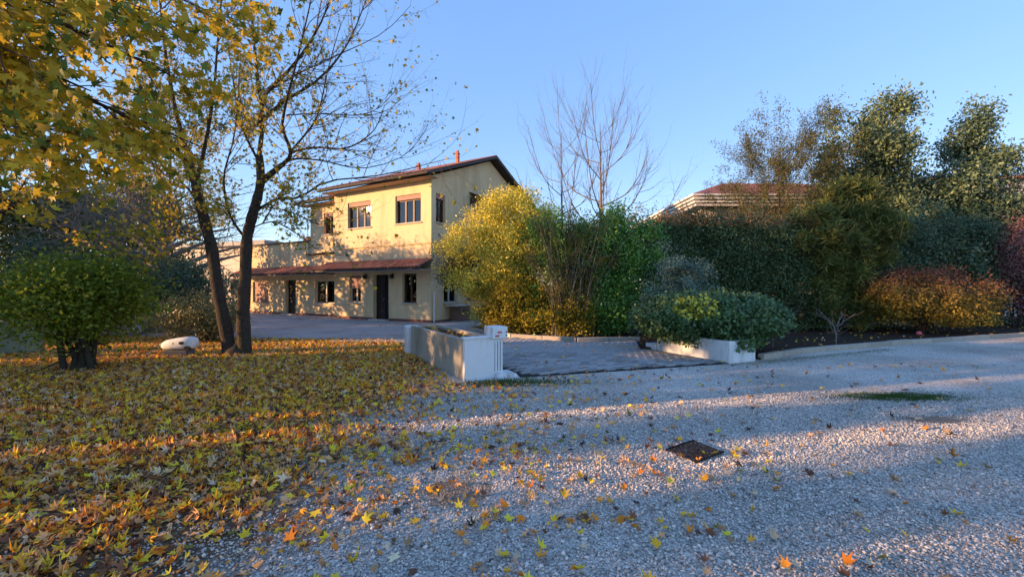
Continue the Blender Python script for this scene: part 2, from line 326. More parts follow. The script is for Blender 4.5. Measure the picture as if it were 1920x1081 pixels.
# ------------------------------------------------------------------ the yellow house
UX = np.array([.878, -.479]); RZ = math.atan2(-.479, .878); HC = (-3.62, 18.4, 0)
house = empty('house', HC, RZ, label='yellow stucco two-storey house with tiled porch roof and brown windows', cat='house')
def wall(name, plane, a0, a1, z0, z1, ops, parent=house, mat='stucco', depth=.24, off=0.0):
    mp = (lambda a, b, z: (a, off + b, z)) if plane == 'front' else (lambda a, b, z: (off - b, a, z))
    A = sorted({a0, a1, *[o[0] for o in ops], *[o[1] for o in ops]}); Z = sorted({z0, z1, *[o[2] for o in ops], *[o[3] for o in ops]}); mb = MB()
    for i in range(len(A) - 1):
        for j in range(len(Z) - 1):
            am, zm = (A[i] + A[i + 1]) / 2, (Z[j] + Z[j + 1]) / 2
            if any(o[0] < am < o[1] and o[2] < zm < o[3] for o in ops): continue
            mb.add([mp(A[i], 0, Z[j]), mp(A[i + 1], 0, Z[j]), mp(A[i + 1], 0, Z[j + 1]), mp(A[i], 0, Z[j + 1])], [(0, 1, 2, 3)])
    for (p, q, r, s) in ops:
        c0 = [(p, r), (q, r), (q, s), (p, s)]
        for k in range(4):
            (xa, za), (xb, zb) = c0[k], c0[(k + 1) % 4]; mb.add([mp(xa, 0, za), mp(xb, 0, zb), mp(xb, depth, zb), mp(xa, depth, za)], [(0, 1, 2, 3)])
    return mb.build(name, MAT[mat], parent)
def bx(mb, plane, off, a0, a1, b0, b1, z0, z1):
    if plane == 'front': mb.box(a0, a1, off + b0, off + b1, z0, z1)
    else: mb.box(off - b1, off - b0, a0, a1, z0, z1)
    return mb
def window(plane, off, op, bars, shut=.0, curtain=True, box=.22, back='curtain', fr='frame'):
    a0, a1, z0, z1 = op; zt = z1 - box; d = .14
    f = MB(); w = .05
    for (p, q, r, s) in ((a0, a0 + w, z0, zt), (a1 - w, a1, z0, zt), (a0 + w, a1 - w, z0, z0 + w), (a0 + w, a1 - w, zt - w, zt)): bx(f, plane, off, p, q, d, d + .06, r, s)
    wo = f.build('window', MAT[fr], house)
    n = bars; xs = np.linspace(a0 + w, a1 - w, n + 1)
    for x in xs[1:-1]: bx(MB(), plane, off, x - .045, x + .045, d - .006, d + .066, z0 + w, zt - w).build('mullion', MAT[fr], wo)
    for i in range(n):
        bx(MB(), plane, off, xs[i] + (.045 if i else 0), xs[i + 1] - (.045 if i < n - 1 else 0), d + .026, d + .034, z0 + w, zt - w).build('pane', MAT['glass'], wo)
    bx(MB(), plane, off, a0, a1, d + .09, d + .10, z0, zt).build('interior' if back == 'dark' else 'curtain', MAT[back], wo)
    bx(MB(), plane, off, a0 - .06, a1 + .06, -.07, d, z0 - .05, z0).build('sill', MAT['sill'], wo)
    if box: bx(MB(), plane, off, a0 + .003, a1 - .003, .05, .2, zt, z1 - .003).build('shutter_box', MAT['shutter'], wo)
    if shut > 0:
        mb = MB(); zb = zt - (zt - z0) * shut; k = int((zt - zb) / .05)
        for i in range(k): bx(mb, plane, off, a0 + .02, a1 - .02, .085, .10, zt - (i + 1) * .05 + .006, zt - i * .05)
        mb.build('roller_shutter', MAT['shutter'], wo)
    return wo
# front block
WU1, WU2 = (-2.17, -.6, 4.59, 5.9), (-5.45, -3.80, 4.59, 5.9); WA, DR, WB = (-5.34, -4.49, .85, 2.2), (-3.62, -2.6, .0, 2.22), (-1.72, -.86, .88, 2.24)
FL = -6.47
wall('wall', 'front', FL, 0, 0, 6.6, [WU1, WU2, WA, DR, WB])
SW, SG = (.32, 1.02, 4.58, 5.9), (.9, 2.0, .88, 2.15)
wall('wall', 'side', 0, 10, 0, 6.6, [SW, SG])
MB().add([(0, 0, 6.6), (0, 10, 6.6), (0, 5, 8.6)], [(0, 1, 2)]).add([(FL, 0, 0), (FL, .7, 0), (FL, .7, 6.6), (FL, 0, 6.6)], [(0, 1, 2, 3)]).add([(FL, .7, 6.3), (FL, 10, 6.3), (FL, 10, 6.6), (FL, 5, 8.6), (FL, 0, 6.6), (FL, .7, 6.3)], [(0, 1, 2, 3, 4)]).add([(-16, 10, 0), (0, 10, 0), (0, 10, 6.6), (FL, 10, 6.6), (FL, 10, 4.2), (-16, 10, 4.2)], [(0, 1, 2, 3, 4, 5)]).build('gable', MAT['stucco'], house)
# left wing (set back .7) with a terrace parapet, upper room to a=-9.4
WC, D2, WD, WW = (-9.03, -7.36, .72, 2.0), (-11.76, -10.75, 0, 2.05), (-15.14, -13.47, .68, 1.98), (-8.25, -7.45, 4.56, 5.75)
wall('wall', 'front', -16, FL, 0, 4.24, [WC, D2, WD], off=.7)
wall('wall', 'front', -9.4, FL, 4.24, 6.3, [WW], off=.7)
MB().add([(-16, .7, 0), (-16, 10, 0), (-16, 10, 4.24), (-16, .7, 4.24)], [(0, 1, 2, 3)]).add([(-9.4, .7, 4.24), (-9.4, 10, 4.24), (-9.4, 10, 6.3), (-9.4, .7, 6.3)], [(0, 1, 2, 3)]).add([(-16, .7, 4.1), (-9.4, .7, 4.1), (-9.4, 10, 4.1), (-16, 10, 4.1)], [(0, 1, 2, 3)]).build('wing_wall', MAT['stucco'], house)
MB().box(-16.1, -9.42, .62, .95, 4.24, 4.30).build('parapet_cap', MAT['roofdark'], house)
MB().box(-9.6, FL - .02, .52, .69, 3.46, 3.54).build('terrace_ledge', MAT['roofdark'], house)
MB().box(FL, .03, -.03, -.002, 3.55, 3.62).box(.002, .03, 0, 9.9, 3.55, 3.62).build('string_course', MAT['reveal'], house)
MB().box(FL, DR[0], -.025, -.002, 0, .13).box(DR[1], .025, -.025, -.002, 0, .13).box(-16, D2[0], .675, .698, 0, .12).box(D2[1], FL - .03, .675, .698, 0, .12).box(.002, .025, 0, 9.9, 0, .10).build('plinth', MAT['base'], house)
window('front', 0, WU1, 3); window('front', 0, WU2, 3); window('front', .7, WW, 2); window('side', 0, SW, 2, back='dark')
window('front', 0, WA, 2, shut=.5, box=0, back='dark', fr='sill'); window('front', 0, WB, 2, box=0, back='dark', fr='frame'); window('side', 0, SG, 2, box=0, back='dark', fr='sill')
window('front', .7, WC, 2, box=.0, back='dark', fr='sill'); window('front', .7, WD, 1, shut=1.0, box=0, back='dark')
for (op, off) in ((DR, 0), (D2, .7)):
    d = MB().box(op[0], op[1] - .42 if off == 0 else op[1] - .02, off + .2, off + .24, .03, op[3]).build('door', MAT['door'], house)
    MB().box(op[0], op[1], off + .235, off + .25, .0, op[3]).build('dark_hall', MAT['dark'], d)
    m_ = MB()
    for z in (.35, 1.15): m_.box(op[0] + .1, op[0] + .5, off + .188, off + .199, z, z + .65)
    m_.build('door_panel', MAT['door'], d); MB().lathe([(.02, -.04), (.024, -.02), (.024, .0)], (op[0] + .52, off + .19, 1.02), 10, 'y').build('handle', MAT['grey'], d)
    MB().box(op[0] - .04, op[1] + .04, off - .28, off - .03, .0, .07).build('door_step', MAT['sill'], house)
# wall lamps by the door
for x in (-2.28, -4.06):
    l_ = MB().box(x - .03, x + .03, -.12, -.003, 2.2, 2.25).build('wall_lamp', MAT['black'], house); MB().lathe([(.02, .11), (.09, .08), (.11, 0), (.09, -.08), (.03, -.11)], (x, -.14, 2.12), 14).build('lamp_globe', MAT['black'], l_, smooth=True)
# main roof
def gable_roof(name, x0, x1, yf, yr, yb, ze, zr, th=.16):
    sl = (zr - ze) / (yr - yf); n = int((x1 - x0) / .055); xs = np.linspace(x0, x1, n); V, F = [], []
    for x in xs:
        w = .035 * abs(math.sin(math.pi * x / .22)); V += [(x, yf, ze + w), (x, yr, zr + w), (x, yb, zr - sl * (yb - yr) + w)]
    for i in range(n - 1):
        for k in (0, 1): F.append((i * 3 + k, i * 3 + 3 + k, i * 3 + 4 + k, i * 3 + 1 + k))
    ro = MB().slab([(x0, yf, ze - .004), (x1, yf, ze - .004), (x1, yr, zr - .004), (x0, yr, zr - .004)], th).slab([(x0, yr, zr - .004), (x1, yr, zr - .004), (x1, yb, zr - sl * (yb - yr) - .004), (x0, yb, zr - sl * (yb - yr) - .004)], th).build(name, MAT['roofdark'], house)
    MB().add(V, F).build('roof_tiles', MAT['tile'], ro)
    MB().box(x0 + .05, x1 - .05, yf + .12, yf + .68, ze - .19, ze - .165).build('soffit', MAT['soffit'], ro)
    gl = [(np.array([(x0, yf - .06, ze - .10), (x1, yf - .06, ze - .10)]), np.array([.06, .06]))]; tubes('gutter', gl, MAT['roofdark'], ro, 8); return ro
roof = gable_roof('roof', FL - .35, .45, -.68, 5, 10.6, 6.62, 8.85)
gable_roof('wing_roof', -10.0, FL - .36, .1, 5, 9.8, 6.40, 8.2)
for (x, y, z, h) in ((-.9, 3.2, 8.0, .62), (-3.9, 3.6, 8.1, .42)):
    c = MB().box(x - .08, x + .08, y - .08, y + .08, z, z + h).build('chimney', MAT['tile'], roof); MB().box(x - .11, x + .11, y - .11, y + .11, z + h, z + h + .05).box(x - .06, x + .06, y - .06, y + .06, z + h + .05, z + h + .18).build('chimney_cap', MAT['tile'], c)
# tiled porch roof, in two lengths
n = 9; tv = []; 
for k in range(n):
    a = math.pi * k / (n - 1); tv.append((-.085 * math.cos(a), .055 * math.sin(a)))
mb = MB(); mb.add([(x, 0, z) for x, z in tv] + [(x * .86, .40, z * .9 + .012) for x, z in tv], [(i, i + 1, n + i + 1, n + i) for i in range(n - 1)]); tme = mb.mesh('tile', MAT['tile'], True)
def porch(x0, x1, y, z_top, proj=.95, drop=.40):
    deck = MB().slab([(x0, y - proj, z_top - drop), (x1, y - proj, z_top - drop), (x1, y - .003, z_top), (x0, y - .003, z_top)], .07).build('porch_roof', MAT['roofdark'], house)
    ang = math.atan2(drop, proj); rows = 3; L = math.hypot(drop, proj); 
    k = int((x1 - x0) / .192)
    for i in range(k):
        for r in range(rows):
            s = r * (L - .38) / (rows - 1); o = link('tile', tme, deck, (x0 + .1 + i * (x1 - x0 - .2) / (k - 1) + rnd.uniform(-.006, .006), y - proj - .04 + s * math.cos(ang), z_top - drop + .004 + s * math.sin(ang) + r * .004)); o.rotation_euler = (ang, 0, rnd.uniform(-.03, .03))
    MB().box(x0, x1, y - proj - .06, y - proj - .004, z_top - drop - .10, z_top - drop - .01).build('fascia_board', MAT['roofdark'], deck)
    MB().box(x0 + .02, x1 - .02, y - proj + .06, y - .01, z_top - drop - .085, z_top - drop - .075).build('porch_ceiling', MAT['fascia'], deck)
porch(-6.95, .12, 0, 2.86); porch(-16.0, -6.97, .7, 2.78)
# side wall: canopy, pipes, grill cabinet, low wall
MB().slab([(0.003, 3.0, 6.5), (0.003, 4.4, 6.5), (.75, 4.4, 6.15), (.75, 3.0, 6.15)], .06).add([(0.003, 3.05, 6.2), (.55, 3.05, 6.2), (0.003, 3.05, 5.75)], [(0, 1, 2)]).build('canopy', MAT['roofdark'], house)
tubes('downpipe', [(np.array([(.07, .12, .03), (.07, .12, 1.4)]), np.array([.035, .035]))], MAT['whiteclean'], house, 8)
tubes('conduit', [(np.array([(.02, 2.05, 3.65), (.02, 2.05, 5.1)]), np.array([.012, .012])), (np.array([(.02, 2.05, 5.1), (.02, 2.8, 5.1)]), np.array([.012, .012]))], MAT['grey'], house, 5)
MB().box(.003, .03, .5, .68, 3.9, 4.08).build('vent', MAT['grey'], house)
gc = empty('grill_cabinet', tuple(np.array(HC) + np.array([UX[0] * .35 + .479 * 1.75, UX[1] * .35 + .878 * 1.75, 0])), RZ, label='brown metal cabinet with two knobs and pale counter against the side wall', cat='cabinet')
MB().box(-.28, .28, -.42, .42, .02, .72).build('body', MAT['brownmetal'], gc, bevel=.01); MB().box(-.31, .32, -.75, .45, .72, .77).build('counter', MAT['sill'], gc, bevel=.008)
for y in (-.15, .15): MB().lathe([(.045, 0), (.045, .03), (.03, .045)], (.283, y, .5), 12, 'x').build('knob', MAT['black'], gc)
lw = empty('low_wall', (-1.9, 20.75, 0), .10, label='low yellow wall with dark lattice on top beside the house corner', cat='wall')
MB().box(-.35, 2.6, 0, .2, 0, .95).build('wall_body', MAT['stucco'], lw); MB().box(-.37, 2.62, -.03, .23, .95, 1.0).build('coping', MAT['base'], lw)
for k in range(9): MB().box(-.3 + k * .34, -.22 + k * .34, .06, .12, 1.0, 2.0).build('lattice_post', MAT['roofdark'], lw)
for k in range(7): MB().box(-.3, 2.5, .121, .135, 1.06 + k * .13, 1.16 + k * .13).build('lattice_board', MAT['frame'], lw)

# ------------------------------------------------------------------ other buildings
an = empty('outbuilding', (-21.5, 29.5, 0), -.35, label='pale outbuilding behind the dark bushes with flat grey roof', cat='building')
MB().box(-6, 5.2, 0, 5, 0, 4.5).build('wall', MAT['pale'], an); MB().box(-6.3, 5.5, -.35, 5.3, 4.5, 4.78).build('roof', MAT['grey'], an)
MB().box(-6, 5.15, -.03, -.003, 2.9, 3.05).build('band', MAT['sill'], an)
for x in (-4.5, -2.2, .2, 1.9):
    w_ = MB().box(x, x + 1.2, -.05, -.004, 1.0, 2.3).build('window', MAT['frame'], an); MB().box(x + .08, x + 1.12, -.07, -.052, 1.08, 2.22).build('pane', MAT['dark'], w_)
dd = MB().box(3.6, 4.7, -.12, -.004, 0.02, 2.2).build('door', MAT['bluewhite'], an); MB().box(3.68, 4.62, -.135, -.122, .1, 2.1).build('door_leaf', MAT['bluewhite'], dd)
rb = empty('red_roof_house', (-16, 40, 0), .2, label='distant house with red roof rising behind the yellow wing', cat='house')
MB().box(-4, 4, 0, 6, 0, 5.2).build('wall', MAT['pale'], rb); MB().slab([(-4.5, -.5, 5.2), (4.5, -.5, 5.2), (4.5, 3, 6.9), (-4.5, 3, 6.9)], .15).slab([(-4.5, 3, 6.9), (4.5, 3, 6.9), (4.5, 6.5, 5.2), (-4.5, 6.5, 5.2)], .15).build('roof', MAT['roofred'], rb)
nb = empty('neighbour_house', (9.7, 22, 0), 0, label='neighbouring house behind the hedge with white banded eaves and red hip roof', cat='house')
MB().box(.8, 13, .8, 11, 0, 6.0).build('wall', MAT['pale'], nb)
fas = MB()
def ring(mb, e, z0, z1): mb.add([(-e, -e, z0), (14 + e, -e, z0), (14 + e, 12 + e, z0), (-e, 12 + e, z0), (-e, -e, z1), (14 + e, -e, z1), (14 + e, 12 + e, z1), (-e, 12 + e, z1)], [(0, 1, 5, 4), (1, 2, 6, 5), (2, 3, 7, 6), (3, 0, 4, 7), (0, 3, 2, 1), (4, 5, 6, 7)])
for k in range(4):
    q = MB(); ring(q, -.08 * (3 - k), 6.02 + k * .17, 6.13 + k * .17); q.build('fascia_band', MAT['fascia'], nb)
q = MB(); ring(q, -.42, 6.0, 6.66); q.build('eave_recess', MAT['roofdark'], nb)
q = MB(); q.add([(.1, .1, 6.68), (13.9, .1, 6.68), (13.9, 11.9, 6.68), (.1, 11.9, 6.68), (4.6, 6, 8.7), (9.4, 6, 8.7)], [(0, 1, 5, 4), (1, 2, 5), (2, 3, 4, 5), (3, 0, 4), (0, 3, 2, 1)]); q.build('roof', MAT['roofred'], nb)
fb = empty('far_building', (33, 30, 0), -.1, label='pale building lit by the sun at the right edge behind the trees', cat='building')
MB().box(-3, 9, 0, 8, 0, 9.4).build('wall', MAT['pale'], fb); MB().box(-3.3, 9.3, -.3, 8.3, 9.4, 9.65).build('roof', MAT['roofred'], fb)
for x in (-1.5, 1.5): w_ = MB().box(x, x + 1.1, -.04, -.004, 5.6, 7.2).build('window', MAT['dark'], fb); MB().box(x + .5, x + .58, -.06, -.042, 5.6, 7.2).build('frame', MAT['frame'], w_)
dw = empty('boundary_wall', (-11.6, 9.6, 0), .5, label='mossy grey concrete wall at the left edge behind the green shrub', cat='wall')
MB().box(-7, .4, 0, .22, 0, .75).build('wall_body', M('mossy_concrete', (.22, .24, .17), .95, .3, 4, .4, 50, .1), dw, bevel=.02); MB().box(-7.03, .43, -.03, .25, .75, .80).build('coping', MAT['concrete'], dw)

# ------------------------------------------------------------------ gate planter (left): trough with white end panel, fluted pillar, reflectors
tp = empty('trough_planter', (-.47, 6.96, 0), math.radians(30), label='concrete trough planter with white end panel and fluted white pillar with red reflectors', cat='planter')
# local: x right along the end panel, y away along the trough
W2, TL, TH = .33, 3.2, .69
MB().box(-W2, -W2 + .09, .09, TL, 0, TH).box(W2 - .09, W2, .09, TL, 0, TH).build('trough_wall', MAT['concrete'], tp, bevel=.01)
MB().box(-W2 - .03, W2 - .14, 0, .085, 0, TH + .02).build('end_panel', MAT['white'], tp, bevel=.006); MB().box(-W2 - .05, W2 - .14, -.025, .11, TH + .02, TH + .05).build('panel_rim', MAT['white'], tp, bevel=.005)
MB().box(-W2 + .09, W2 - .09, .09, TL, 0, TH - .07).build('soil', MAT['soil'], tp)
MB().box(-W2 + .09, W2, TL, TL + .06, 0, TH - .04).build('end_post_filler', MAT['concrete'], tp)
MB().box(-W2 - .06, -W2 + .22, TL + .06, TL + .36, 0, TH - .02).build('end_post', MAT['white'], tp, bevel=.025)
pi = MB().box(W2 - .138, W2 + .04, .02, .22, .07, TH + .0).build('pillar', MAT['white'], tp, bevel=.008)
for k in range(3): MB().box(W2 - .118 + k * .052, W2 - .085 + k * .052, -.006, .018, .13, TH - .06).build('flute_rib', MAT['whiteclean'], pi)
for k in range(2): MB().box(W2 - .080 + k * .052, W2 - .072 + k * .052, .012, .0185, .13, TH - .06).build('flute_groove', MAT['black'], pi)
cp = MB().box(W2 - .20, W2 + .10, -.05, .28, TH, TH + .20).build('pillar_cap', MAT['white'], tp, bevel=.012)
for (x, z) in ((W2 - .06, TH + .11), (W2 - .11, TH + .05)): MB().box(x - .035, x + .035, -.062, -.051, z - .012, z + .012).build('reflector', MAT['red'], cp)
for z in (TH + .05, TH + .11):
    MB().lathe([(.012, -.008), (.012, .0)], (W2 + .07, -.052, z), 10, 'y').build('bolt', MAT['black'], cp); MB().lathe([(.016, 0), (.016, .012)], (W2 + .1, .02, z), 10, 'x').build('reflector', MAT['red'], cp)
MB().add([(W2 - .14, -.10, 0), (W2 + .30, -.10, 0), (W2 + .34, .30, 0), (W2 - .14, .30, 0), (W2 - .14, -.08, .10), (W2 + .25, -.08, .07), (W2 + .28, .28, .07), (W2 - .14, .28, .10)], [(0, 1, 5, 4), (1, 2, 6, 5), (2, 3, 7, 6), (3, 0, 4, 7), (4, 5, 6, 7)]).build('pillar_foot', MAT['white'], tp)
# ivy planter (right)
ip = empty('ivy_planter', (4.42, 9.52, 0), math.atan2(.4, .92), label='low white masonry planter overgrown by a dome of dark ivy', cat='planter')
MB().box(-.39, -.29, -1.02, 1.05, 0, .46).box(.29, .39, -1.02, 1.05, 0, .46).box(-.29, .29, -1.02, -.92, 0, .46).box(-.29, .29, .95, 1.05, 0, .46).build('trough_wall', MAT['white'], ip, bevel=.015)
MB().box(-.29, .29, -.92, .95, 0, .40).build('soil', MAT['soil'], ip); MB().box(-.40, -.12, 1.06, 1.45, 0, .14).build('end_step', MAT['white'], ip, bevel=.015)
iv, ii, _ = cloud([((4.65, 9.7, .86), (1.75, 1.15, .56))], 26000, 700, .07, .15, zmin=.36)
dr = np.concatenate([np.array([[4.65 - .577 * s * 2.05 - .02, 8.53 + .817 * s * 2.05 - .05, .0]]) for s in R.random(420)]); dr[:, 2] = .46 - R.random(420) ** 2 * .22
dr2 = np.array([[4.65 + .92 * s * .78, 8.53 + .4 * s * .78 - .06, .46 - q ** 2 * .22] for s, q in R.random((200, 2))])
iv = np.concatenate([iv, dr, dr2]); ii = np.concatenate([ii, R.integers(0, 400, 620)])
ic = colmix(ii, 760, (.020, .045, .018), (.055, .09, .030)); sun_patch = np.linalg.norm((iv - np.array([4.0, 8.9, 1.15])) / np.array([.5, .5, .3]), axis=1) < 1; ic[sun_patch] = np.where(R.random((sun_patch.sum(), 1)) < .55, np.array([.30, .26, .03]), ic[sun_patch])  # yellow leaves put a sunlit patch into the ivy colour
IVY = (np.array([(0, 0, 0), (.25, .5, .03), (.55, .3, .05), (1, 0, -.05), (.55, -.3, .05), (.25, -.5, .03)]), np.array([(0, 1, 2), (0, 2, 3), (0, 3, 4), (0, 4, 5)]))
ivo = leaves('ivy', iv - np.array([4.42, 9.52, 0]), R.uniform(.05, .085, len(iv)), ic, MAT['leafdark'], None, IVY, nbias=(-.1, -.5, .6)); ivo.parent = ip; ivo.rotation_euler = (0, 0, -math.atan2(.4, .92))

# ------------------------------------------------------------------ small things
gr = empty('drain_grate', tuple(gp(1302, 848)), .35, label='rusty iron drain grate half buried in the gravel', cat='grate')
for k in range(9): MB().box(-.27 + k * .065, -.248 + k * .065, -.2, .2, .019, .031).build('bar', MAT['iron'], gr)
MB().box(-.29, .29, -.216, -.201, .016, .033).box(-.29, .29, .201, .216, .016, .033).build('frame', MAT['iron'], gr)
gr.rotation_euler = (.03, -.02, .55); gr.scale = (.74, .74, .9)
sp_ = gp(338, 667); st = empty('grey_block', tuple(sp_), .15, label='grey stone block under the white shell near the maple trunk', cat='block')
MB().box(-.26, .22, -.17, .17, -.02, .152).build('block_body', MAT['greyblock'], st, bevel=.015)
sh = empty('white_shell', (sp_[0], sp_[1], .152), .12, label='white rounded shell with dark oval hole lying on the grey block', cat='shell')
prof = [(-.36, .06, .10), (-.33, .09, .11), (-.26, .125, .12), (-.1, .15, .135), (.1, .165, .15), (.24, .165, .155), (.31, .14, .15), (.345, .09, .14)]
V, F = [], []; ns = 18
for (x, r, zc) in prof:
    for k in range(ns):
        a = 2 * math.pi * k / ns; ca, sa = math.cos(a), math.sin(a); V.append((x, math.copysign(abs(ca) ** .7, ca) * r * 1.05, zc + math.copysign(abs(sa) ** .7, sa) * r * .85))
for i in range(len(prof) - 1):
    for k in range(ns): F.append((i * ns + k, i * ns + (k + 1) % ns, (i + 1) * ns + (k + 1) % ns, (i + 1) * ns + k))
F += [tuple(range(ns))[::-1], tuple(range((len(prof) - 1) * ns, len(prof) * ns))]
body = MB().add(V, F).build('shell_body', MAT['whiteclean'], sh, smooth=True)
def disc(mb, cx, cz, rx, rz, y, th=.02):
    k = 16; a = [(cx + rx * math.cos(2 * math.pi * i / k), y, cz + rz * math.sin(2 * math.pi * i / k)) for i in range(k)]; return mb.add(a + [(p[0], y + th, p[2]) for p in a], [tuple(range(k))] + [(i, (i + 1) % k, k + (i + 1) % k, k + i) for i in range(k)])
disc(MB(), .13, .17, .055, .036, -.182).build('oval_hole', MAT['black'], sh); disc(MB(), -.05, .16, .016, .016, -.162).build('small_hole', MAT['black'], sh); disc(MB(), .24, .055, .06, .05, -.172, .05).build('arch_cut', MAT['black'], sh)
MB().lathe([(.05, -.40), (.065, -.37), (.06, -.34)], (0, 0, .11), 14, 'x').build('nozzle', MAT['grey'], sh)
bl = gp(1723, 631); MB().lathe([(.07 * math.sin(math.pi * i / 10) + .002, -.07 * math.cos(math.pi * i / 10)) for i in range(11)], (0, 0, 0), 16).build('ball', MAT['pink'], loc=(bl[0], bl[1], .12), smooth=True, label='small pink ball on the soil under the red shrub', cat='ball')

# ------------------------------------------------------------------ shrubs and hedges
def shrub(name, label, base, ells, N, A, B, size=.09, width=.45, clumps=200, cr=.16, shell=.4, mat='leafdark', cat='shrub', stems=8, stemh=None, group=None, nbias=(-.2, -.3, .4), tdir=(0, 0, 0), tweak=None, sr=.025, stemmat='bark', zmin=.08):
    root = empty(name, tuple(base), 0, label=label, cat=cat, group=group); b = np.asarray(base, float)
    P, i, C = cloud(ells, N, clumps, cr, shell, zmin=zmin); c = colmix(i, len(C), A, B)
    if tweak is not None: c = tweak(P, c)
    leaves('foliage', P - b, R.uniform(.6, 1.25, len(P)) * size, c, MAT[mat], root, width=width, nbias=nbias, tdir=tdir)
    L = []
    for k in range(stems):
        e = ells[k % len(ells)]; top = np.asarray(e[0]) + R.normal(size=3) * np.asarray(e[1]) * .45; s = b + R.normal(size=3) * np.array([.12, .1, 0]); s[2] = 0
        mid = s * np.array([.75, .75, .5]) + top * np.array([.25, .25, .5]) + R.normal(size=3) * np.array([.08, .08, .1]); pl = smooth_line([s, mid, top], 7) - b; L.append((pl, np.linspace(sr, sr * .3, 7))); L += [(q[0], q[1]) for q in spray(L[-1], 5, .7, .8, .3, r0=sr * .5)]
    tubes('stem', L, MAT[stemmat], root); return root
# lit yellow-green shrub, front corner
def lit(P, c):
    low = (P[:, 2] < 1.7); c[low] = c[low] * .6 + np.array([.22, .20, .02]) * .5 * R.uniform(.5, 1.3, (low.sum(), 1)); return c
b1 = np.array([-.5, 14.9, 0])
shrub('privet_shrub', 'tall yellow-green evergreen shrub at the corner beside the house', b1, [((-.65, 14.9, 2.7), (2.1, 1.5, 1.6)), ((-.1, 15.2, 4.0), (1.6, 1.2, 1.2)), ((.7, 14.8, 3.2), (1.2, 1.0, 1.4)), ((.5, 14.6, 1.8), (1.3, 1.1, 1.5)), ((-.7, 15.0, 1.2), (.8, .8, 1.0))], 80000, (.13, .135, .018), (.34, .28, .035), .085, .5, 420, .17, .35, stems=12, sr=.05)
shrub('olive_shrub', 'grey-green olive branches hanging in front of the house corner', (-1.0, 15.2, 0), [((-2.3, 15.6, 2.5), (.8, .7, .95)), ((-1.8, 15.5, 2.3), (.7, .6, .9))], 12000, (.07, .085, .04), (.15, .16, .08), .08, .25, 120, .16, .5, mat='leaf', stems=3, sr=.012)
shrub('ivy_bush', 'yellow-leaved ivy bush catching the sun low beside the kerb', (.6, 13.35, 0), [((.35, 13.5, .95), (1.25, .65, .95)), ((-.5, 14.0, .8), (.5, .5, .8)), ((1.7, 12.75, .6), (.9, .35, .6))], 15000, (.14, .13, .015), (.42, .33, .03), .085, .75, 200, .13, .35, mat='leaf', stems=6)
tw = empty('twiggy_shrub', (1.75, 13.0, 0), label='upright shrub of thin bare stems with few leaves before the hedge', cat='shrub')
L = []
for k in range(70):
    s = np.array([R.normal() * .3, R.normal() * .2, 0]); t = s + np.array([R.normal() * .75, R.normal() * .4, R.uniform(2.4, 4.0)]); m_ = s * .6 + t * .4 - np.array([(t[0] - s[0]) * .25, 0, 0]); q = (smooth_line([s, m_, t], 8), np.linspace(.014, .004, 8)); L.append(q); L += spray(q, 3, .6, .35, .6, r0=.006)
tubes('stem', L, MAT['twiggrey'], tw); P = along(L, 16000, .1, jit=.06); u = R.random((len(P), 1)); leaves('foliage', P, R.uniform(.04, .075, len(P)), np.array([.05, .065, .02]) * (1 - u) + np.array([.17, .16, .03]) * u, MAT['leaf'], tw, width=.5)
shrub('laurel_hedge', 'bright green laurel hedge section right of the twiggy shrub', (3.3, 13.6, 0), [((3.1, 13.8, 1.85), (1.75, .8, 1.85), 'box'), ((1.5, 14.1, 1.7), (.9, .7, 1.7), 'box'), ((3.0, 13.6, 1.3), (1.5, .9, 1.3)), ((3.1, 13.7, 2.5), (1.6, .9, 1.2))], 66000, (.022, .065, .014), (.075, .15, .022), .105, .5, 420, .17, .3, cat='hedge', nbias=(-.2, -.5, .5))
shrub('dark_hedge', 'tall dark green hedge behind the ivy planter', (7.0, 15, 0), [((6.0, 15.0, 2.0), (1.8, .9, 1.9), 'box'), ((9.2, 15.2, 1.98), (1.9, .9, 1.95), 'box'), ((7.2, 14.7, 2.6), (1.8, .8, 1.7)), ((9.4, 15.0, 1.5), (1.5, .9, 1.5))], 125000, (.018, .034, .014), (.05, .075, .026), .085, .5, 1100, .17, .28, cat='hedge', stems=14,
      tweak=lambda P, c: np.where(((P[:, 2] > 3.7) & (R.random(len(P)) < .5))[:, None], np.array([.15, .075, .025]) * R.uniform(.5, 1.3, (len(P), 1)), c))
shrub('bottlebrush_shrub', 'feathery shrub with long narrow leaves rising out of the hedge', (11.6, 14.9, 0), [((11.0, 14.6, 3.2), (1.3, .8, 1.2)), ((12.2, 14.7, 4.2), (1.1, .8, 1.2)), ((11.5, 14.6, 2.2), (1.2, .7, .9)), ((13.2, 14.8, 3.2), (.9, .7, .9)), ((11.6, 14.5, 1.0), (1.2, .6, .9))], 25000, (.11, .15, .05), (.34, .36, .10), .34, .07, 120, .13, .55, mat='leaf', tdir=(0, -.3, .5), stems=10, sr=.04)
shrub('laurel_hedge', 'dark laurel hedge at the right behind the red shrub', (16, 17.2, 0), [((13.2, 16.2, 2.05), (2.2, .9, 2.05), 'box'), ((17.0, 17.0, 2.15), (2.1, .9, 2.15), 'box'), ((20.8, 17.8, 2.2), (2.1, .9, 2.2), 'box'), ((15.2, 16.3, 2.6), (1.6, .8, 1.8)), ((19.0, 17.1, 2.4), (1.5, .8, 2.0))], 110000, (.018, .036, .020), (.055, .085, .04), .10, .5, 800, .18, .28, cat='hedge', stems=16)
shrub('purple_shrub', 'dark purple leaved shrub at the right edge of the hedge', (19.6, 15.9, 0), [((19.9, 15.9, 2.4), (1.0, .8, 2.1))], 10000, (.05, .022, .026), (.12, .055, .05), .08, .6, 150, .18, .35)
